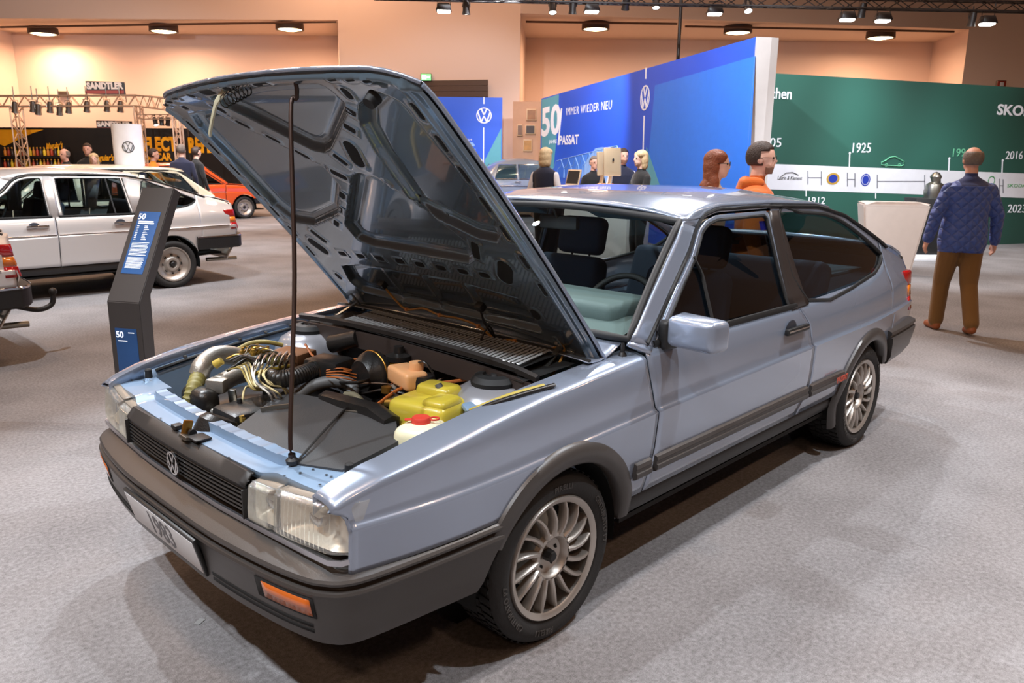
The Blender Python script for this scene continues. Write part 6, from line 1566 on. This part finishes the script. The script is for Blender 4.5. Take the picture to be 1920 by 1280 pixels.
def person(label, loc, rz, H, top, leg, skin, hair, hairstyle='short', arms=None, step=.0, hem=.82, sleeve=None, collar=None, vox=.011, head=(0, 0), girth=1., beard=None, glasses=False, shoe=None, legw=1., hood=None, jacket=0., group=None, lean=0.):
    """local +x is forward; arms: per side (elbow, wrist) for a 1.75 m figure"""
    k = H/1.75; root = empty('person', loc, rz); tag(root, label, 'person', group)
    bm = bmesh.new(); g = girth; seg = []     # seg: (a, b, r, material)
    sleeve = sleeve or top; shoe = shoe or mat('shoe_dark', (40, 34, 30), .5)
    mats = [skin, top, leg, sleeve, shoe, collar or top]
    def bone(a, b, ra, rb, m, sq=1.): capsule(bm, a, b, ra, rb, 14, sq); seg.append((V(a), V(b), ra, rb, m))
    j = jacket
    loft(bm, [(0, 0, .80, .11*g+j*1.6, .155*g+j*1.6), (0, 0, .88, .125*g+j*1.2, .175*g+j*1.2), (0, 0, .98, .118*g+j*1.3, .168*g+j*1.3), (.0, 0, 1.10, .108*g+j*1.4, .150*g+j*1.4), (.0, 0, 1.22, .118*g+j, .165*g+j), (-.0, 0, 1.33, .118*g+j, .182*g+j), (-.01, 0, 1.40, .102*g+j*.7, .188*g+j*.6), (-.012, 0, 1.432, .088, .15), (-.015, 0, 1.46, .072, .095), (-.012, 0, 1.48, .060, .065)])
    seg += [(V((0, 0, .80)), V((0, 0, 1.12)), .13*g, .12*g, 9), (V((0, -.08, 1.15)), V((0, -.10, 1.36)), .10, .10, 9), (V((0, .08, 1.15)), V((0, .10, 1.36)), .10, .10, 9), (V((0, 0, 1.15)), V((-.01, 0, 1.42)), .11, .10, 9)]
    bone((-.012, 0, 1.44), (.005, 0, 1.56), .056, .054, 0)
    hx, hz = head; ch, sh_ = math.cos(hx), math.sin(hx)
    def hd_(p): p = V(p); return V((p.x*ch-p.y*sh_, p.x*sh_+p.y*ch, p.z))+V((.012, 0, 1.635))
    def hell(c, r):
        q = bmesh.ops.create_uvsphere(bm, u_segments=18, v_segments=12, radius=1)
        for v in q['verts']: v.co = hd_((v.co.x*r[0]+c[0], v.co.y*r[1]+c[1], v.co.z*r[2]+c[2]))
    hell((0, 0, .018), (.098, .077, .098)); hell((.028, 0, -.045), (.066, .060, .068)); hell((.062, 0, -.088), (.028, .032, .022)); hell((.098, 0, -.018), (.020, .013, .024)); hell((.088, 0, -.058), (.014, .024, .010))
    for s in (-1, 1): hell((-.005, s*.078, -.012), (.022, .010, .030))
    seg.append((hd_((0, 0, .05)), hd_((.04, 0, -.07)), .09, .07, 0))
    arms = arms or {}
    for s in (-1, 1):
        sh0 = V((-.01, s*(.166*g), 1.362)); el, wr = arms.get(s, ((-.02, s*.245, 1.12), (.06, s*.25, .87))); el, wr = V(el), V(wr)
        bone(sh0, el, .056+j*.45, .046+j*.75, 3); bone(el, wr, .045+j*.7, .034+j*.7, 3)
        dr = (wr-el).normalized(); pal = wr+dr*.075; bone(wr+dr*.015, pal, .028, .036, 0, .55)
        side = V((0, 1, 0)) if abs(dr.y) < .7 else V((1, 0, 0)); side = (side-dr*side.dot(dr)).normalized(); nrm = dr.cross(side)
        fw = V((1, 0, 0)); fw = fw-dr*fw.dot(dr)
        fw = fw.normalized() if fw.length > .2 else side
        inw = V((0, -s, 0)); inw = inw-dr*inw.dot(dr); inw = inw.normalized() if inw.length > .2 else nrm
        for q, (o, ln) in enumerate(((.028, .070), (.009, .080), (-.010, .074), (-.027, .058))):
            f0 = pal+fw*o; f1 = f0+dr*ln*.5+inw*.006; f2 = f0+dr*ln*.85+inw*.03; bone(f0, f1, .0095, .009, 0); bone(f1, f2, .009, .0075, 0)
        t0 = wr+dr*.035+fw*.03; t1 = t0+dr*.035+fw*.022+inw*.008; bone(t0, t1, .012, .010, 0); bone(t1, t1+dr*.028+inw*.008, .010, .008, 0)
        # legs
        st = step*s
        hp_ = V((0, s*.088, .86)); kn_ = V((.03+st*.45, s*.095, .48)); an_ = V((-.02+st*.8-(0 if st >= 0 else .05), s*.10, .085+(0 if st >= 0 else .05*abs(st)/.3)))
        bone(hp_, kn_, .088*g*(1+(legw-1)*.6), .062*legw, 2); bone(kn_, an_+V((0, 0, .01)), .060*legw, .054*legw, 2)
        toe = an_+V((.135, s*.02, -.05 if st >= 0 else -.075)); bone(an_+V((-.035, 0, -.045)), toe, .040, .036, 4, 1.); 
    for v in bm.verts: v.co = V((v.co.x+lean*max(0, v.co.z-.9), v.co.y, v.co.z))*k
    me = bpy.data.meshes.new('body'); bm.to_mesh(me); bm.free(); o = bpy.data.objects.new('body', me); COL.objects.link(o)
    r = o.modifiers.new('r', 'REMESH'); r.mode = 'VOXEL'; r.voxel_size = vox; sm = o.modifiers.new('s', 'SMOOTH'); sm.factor = .5; sm.iterations = 3
    me2 = bpy.data.meshes.new_from_object(o.evaluated_get(bpy.context.evaluated_depsgraph_get())); bpy.data.objects.remove(o); bpy.data.meshes.remove(me)
    for m in mats: me2.materials.append(m)
    S2 = [(a, b-a, ra, rb, m, max(1e-9, (b-a).length_squared)) for a, b, ra, rb, m in seg]
    for p in me2.polygons:
        c = p.center/k; c.x -= lean*max(0, c.z-.9); best = (9, 0)
        for a, d, ra, rb, m, l2 in S2:
            t = (c-a).dot(d)/l2; t = 0 if t < 0 else 1 if t > 1 else t
            e = (c-a-d*t).length-(ra+(rb-ra)*t)
            if e < best[0]: best = (e, m)
        m = best[1]
        if m == 9: m = 1 if c.z > hem else 2
        if m == 2 and c.z > hem and abs(c.y) < .3: m = 1
        if m == 0 and c.z < 1.485 and c.z > 1.3 and abs(c.y) < .2: m = 1
        if c.z > 1.40 and c.z < 1.515 and m in (0, 1) and collar and abs(c.y) < .12: m = 5
        p.material_index = m
    mn = min(v.co.z for v in me2.vertices)
    for v in me2.vertices: v.co.z -= mn
    me2.shade_smooth(); b = bpy.data.objects.new('body', me2); link(b, root)
    # hair
    def hp2(p): p = hd_(p); return V((p.x+lean*max(0, p.z-.9), p.y, p.z))*k-V((0, 0, mn))
    if hairstyle in ('long', 'bob'):
        hair_mass(root, hairstyle, hair, hp2)
    elif hairstyle:
        vs = []; fs = []; NU_, NV_ = 28, 18
        for jj in range(NV_+1):
            ph = math.pi*jj/NV_
            for i in range(NU_):
                a = 2*math.pi*i/NU_; d = V((math.cos(a)*math.sin(ph), math.sin(a)*math.sin(ph), math.cos(ph)))
                th_ = 1.10+.03*math.sin(a*7+jj)*.4
                vs.append(hp2((d.x*.098*th_-.004, d.y*.077*(th_+.03), d.z*.098*th_+.020)))
        for jj in range(NV_):
            for i in range(NU_):
                ph = math.pi*(jj+.5)/NV_; a = 2*math.pi*(i+.5)/NU_; fx_, zz = math.cos(a)*math.sin(ph), math.cos(ph)
                keep = zz > .30+.22*fx_ if fx_ > .1 else zz > -.62
                if hairstyle == 'bald': keep = fx_ < .25 and zz < .55 and zz > -.60
                if hairstyle == 'thin': keep = (fx_ < .35 and -.62 < zz < .70)
                if keep: fs.append([jj*NU_+i, jj*NU_+(i+1) % NU_, (jj+1)*NU_+(i+1) % NU_, (jj+1)*NU_+i][::-1])
        hm = mob('hair', vs, fs, hair, root, 180, solid=.006)
    if hood:
        bm = bmesh.new()
        for c, r in (((-.085, 0, 1.462), (.055, .115, .050)), ((-.03, .085, 1.465), (.085, .038, .042)), ((-.03, -.085, 1.465), (.085, .038, .042)), ((-.115, 0, 1.40), (.04, .10, .08))):
            q = bmesh.ops.create_uvsphere(bm, u_segments=18, v_segments=12, radius=1)
            for v in q['verts']: v.co = V((v.co.x*r[0]+c[0], v.co.y*r[1]+c[1], v.co.z*r[2]+c[2]))*k-V((0, 0, mn))
        me = bpy.data.meshes.new('hood'); bm.to_mesh(me); bm.free(); o = bpy.data.objects.new('hood', me); COL.objects.link(o)
        r = o.modifiers.new('r', 'REMESH'); r.mode = 'VOXEL'; r.voxel_size = .011; sm_ = o.modifiers.new('s', 'SMOOTH'); sm_.iterations = 4
        m3 = bpy.data.meshes.new_from_object(o.evaluated_get(bpy.context.evaluated_depsgraph_get())); bpy.data.objects.remove(o); bpy.data.meshes.remove(me)
        m3.materials.append(hood); m3.shade_smooth(); link(bpy.data.objects.new('hood', m3), root)
    if beard:
        vs = []; fs = []
        for jj in range(7):
            for i in range(13):
                a = math.radians(-80+160*i/12); t = jj/6; vs.append(hp2((.024+math.cos(a)*(.070-.012*t), math.sin(a)*.062*(1-.30*t), -.058-.050*t)))
        for jj in range(6):
            for i in range(12): q = jj*13+i; fs.append([q, q+1, q+14, q+13])
        mob('beard', vs, fs, beard, root, 180, solid=.003)
    for s in (-1, 1):
        bm = bmesh.new(); bmesh.ops.create_uvsphere(bm, u_segments=8, v_segments=6, radius=.0095*k); e = bmob('eye', bm, mat('eye_dark', (40, 32, 28), .2), root, 60); e.location = hp2((.084, s*.031, .006))
    if glasses:
        gm = mat('spectacle_frame', (40, 34, 32), .3); gr_ = None
        for s in (-1, 1):
            ring = [hp2((.106, s*.033+.024*math.cos(2*math.pi*i/14), .004+.018*math.sin(2*math.pi*i/14))) for i in range(14)]; v, f = sweep(ring, circ(.002, 5), True); gq = mob('spectacles' if s < 0 else 'spectacle_rim', v, f, gm, root if s < 0 else gr_, 60); gr_ = gr_ or gq
            tube('temple', [hp2((.104, s*.056, .006)), hp2((.02, s*.084, .008)), hp2((-.01, s*.085, .004))], .002, gm, gr_, 5, 1)
    return root
SK = mat('skin_light', (236, 194, 174), .55, trans=.15); SK2 = mat('skin_ruddy', (226, 174, 152), .55, trans=.15)
def cloth(n, c, **k): return mat('cloth_'+n, c, .85, bump=.25, bscale=40, sheen=.2, **k)
def face_to(p, q): return math.atan2(q[1]-p[1], q[0]-p[0])
def stand(px, d): q = at(px, 600, d); return (q.x, q.y, 0)
# quilted jacket: diamond stitching as relief
def quilt():
    m = bpy.data.materials.new('quilted_blue'); m.use_nodes = True; nt = m.node_tree; b = nt.nodes['Principled BSDF']; b.inputs['Base Color'].default_value = srgb((62, 92, 172))+(1,); b.inputs['Roughness'].default_value = .5; b.inputs['Sheen Weight'].default_value = .2
    tc = nt.nodes.new('ShaderNodeTexCoord'); outs = []
    for ang in (.78, -.78):
        mp = nt.nodes.new('ShaderNodeMapping'); mp.inputs['Rotation'].default_value = (ang, 0, 0); nt.links.new(tc.outputs['Object'], mp.inputs[0])
        w_ = nt.nodes.new('ShaderNodeTexWave'); w_.bands_direction = 'Z'; w_.wave_profile = 'SIN'; w_.inputs['Scale'].default_value = 4.6; w_.inputs['Distortion'].default_value = 0; nt.links.new(mp.outputs[0], w_.inputs[0])
        pw = nt.nodes.new('ShaderNodeMath'); pw.operation = 'POWER'; pw.inputs[1].default_value = .35; nt.links.new(w_.outputs['Fac'], pw.inputs[0]); outs.append(pw)
    mi2 = nt.nodes.new('ShaderNodeMath'); mi2.operation = 'MINIMUM'; nt.links.new(outs[0].outputs[0], mi2.inputs[0]); nt.links.new(outs[1].outputs[0], mi2.inputs[1])
    bp = nt.nodes.new('ShaderNodeBump'); bp.inputs['Strength'].default_value = .8; bp.inputs['Distance'].default_value = .02; nt.links.new(mi2.outputs[0], bp.inputs['Height']); nt.links.new(bp.outputs['Normal'], b.inputs['Normal']); return m
NAVY = cloth('navy', (26, 30, 52)); BLK = cloth('black', (20, 20, 22)); WHT = cloth('white', (226, 222, 224)); KHA = cloth('khaki', (122, 88, 44)); DJ = cloth('denim', (46, 54, 76)); ORJ = cloth('orange', (206, 98, 22)); GRYH = mat('hair_grey', (120, 110, 102), .6, bump=.6, bscale=90, vary=.35, vscale=40); BLO = mat('hair_blond', (206, 178, 138), .55, bump=.6, bscale=90, vary=.35, vscale=40); RED = mat('hair_auburn', (134, 70, 38), .55, bump=.6, bscale=90, vary=.35, vscale=40); BRN = mat('hair_brown', (58, 40, 30), .6, bump=.6, bscale=90, vary=.35, vscale=40)
mp_ = onz(1786, 624, 0)
person('man in quilted blue jacket and khaki trousers walking away, seen from behind', (mp_.x+.05, mp_.y+.04, 0), YAW-.12, 1.69, quilt(), KHA, SK2, GRYH, 'bald', arms={1: ((-.03, .27, 1.13), (.0, .31, .90)), -1: ((-.03, -.27, 1.13), (.02, -.30, .89))}, step=.16, legw=1.28, hem=.78, vox=.009, jacket=.022, girth=1.10, shoe=mat('shoe_tan', (150, 84, 44), .5), collar=cloth('collar_navy', (40, 54, 104)))
person('red-haired woman with spectacles in beige top, laughing beside the man in orange', stand(1322, 6.2), YAW-math.pi/2-.3, 1.625, cloth('beige', (206, 184, 156)), DJ, SK, RED, 'long', glasses=True)
person('smiling man in orange hooded jacket with spectacles behind the blue car roof', stand(1400, 5.6), YAW-math.pi/2-.3, 1.67, ORJ, DJ, SK2, BRN, 'short', beard=mat('beard_stubble', (138, 98, 78), .7), glasses=True, jacket=.02, collar=ORJ, girth=1.06, hood=ORJ)
person('blond woman in navy waistcoat with white sleeves at the left of the reception desk', stand(1017, 11.4), YAW-.5, 1.72, NAVY, BLK, SK, BLO, 'bob', sleeve=WHT)
person('man with spectacles bent behind the monitors on the reception desk', stand(1104, 13.4), YAW+math.pi+.3, 1.62, BLK, BLK, SK2, GRYH, 'short', glasses=True)
person('bearded man in navy waistcoat with white sleeves behind the reception desk', stand(1156, 12.9), YAW+math.pi+.2, 1.74, NAVY, BLK, SK2, BRN, 'short', sleeve=WHT, beard=mat('beard_stubble', (138, 98, 78), .7))
person('blond woman in black top at the right end of the reception desk', stand(1189, 11.0), YAW+math.pi/2+.35, 1.69, BLK, BLK, SK, BLO, 'bob', arms={1: ((.05, .24, 1.12), (.25, .16, 1.05)), -1: ((.05, -.24, 1.12), (.25, -.16, 1.05))})
far = 'visitors at the far left stalls'
person('bald older man in dark coat at the far car-care stall', stand(158, 15.6), YAW+math.pi-.4, 1.68, BLK, BLK, SK2, GRYH, 'bald', group=far, vox=.014)
person('short-haired man in black standing left of the white column', stand(199, 16.6), YAW+math.pi+.2, 1.80, BLK, BLK, SK2, BRN, 'short', group=far, vox=.014)
person('fair-haired woman right beside the white column', stand(209, 15.4), YAW+math.pi+.3, 1.60, cloth('brown', (70, 48, 38)), BLK, SK, BLO, 'bob', group=far, vox=.014)
person('person in bright yellow top under the yellow lettering', stand(315, 15.8), YAW-math.pi/2+.3, 1.70, cloth('yellow', (224, 140, 24)), BLK, SK2, BRN, 'short', group=far, vox=.014, arms={1: ((.12, .24, 1.15), (.36, .16, 1.12))})
person('grey-haired man in navy pullover seen from behind near the orange car', stand(366, 16.6), YAW+.1, 1.80, cloth('pullover', (40, 46, 72)), DJ, SK, GRYH, 'short', group=far, vox=.014, girth=1.1)
person('person in black jacket next to the man in navy pullover', stand(392, 17.0), YAW-.6, 1.76, BLK, DJ, SK, BRN, 'short', group=far, vox=.014)
person('dark-haired man far behind, beside the grey vintage saloon', stand(953, 26), YAW+math.pi/2, 1.95, DJ, DJ, SK2, BRN, 'short', vox=.018)
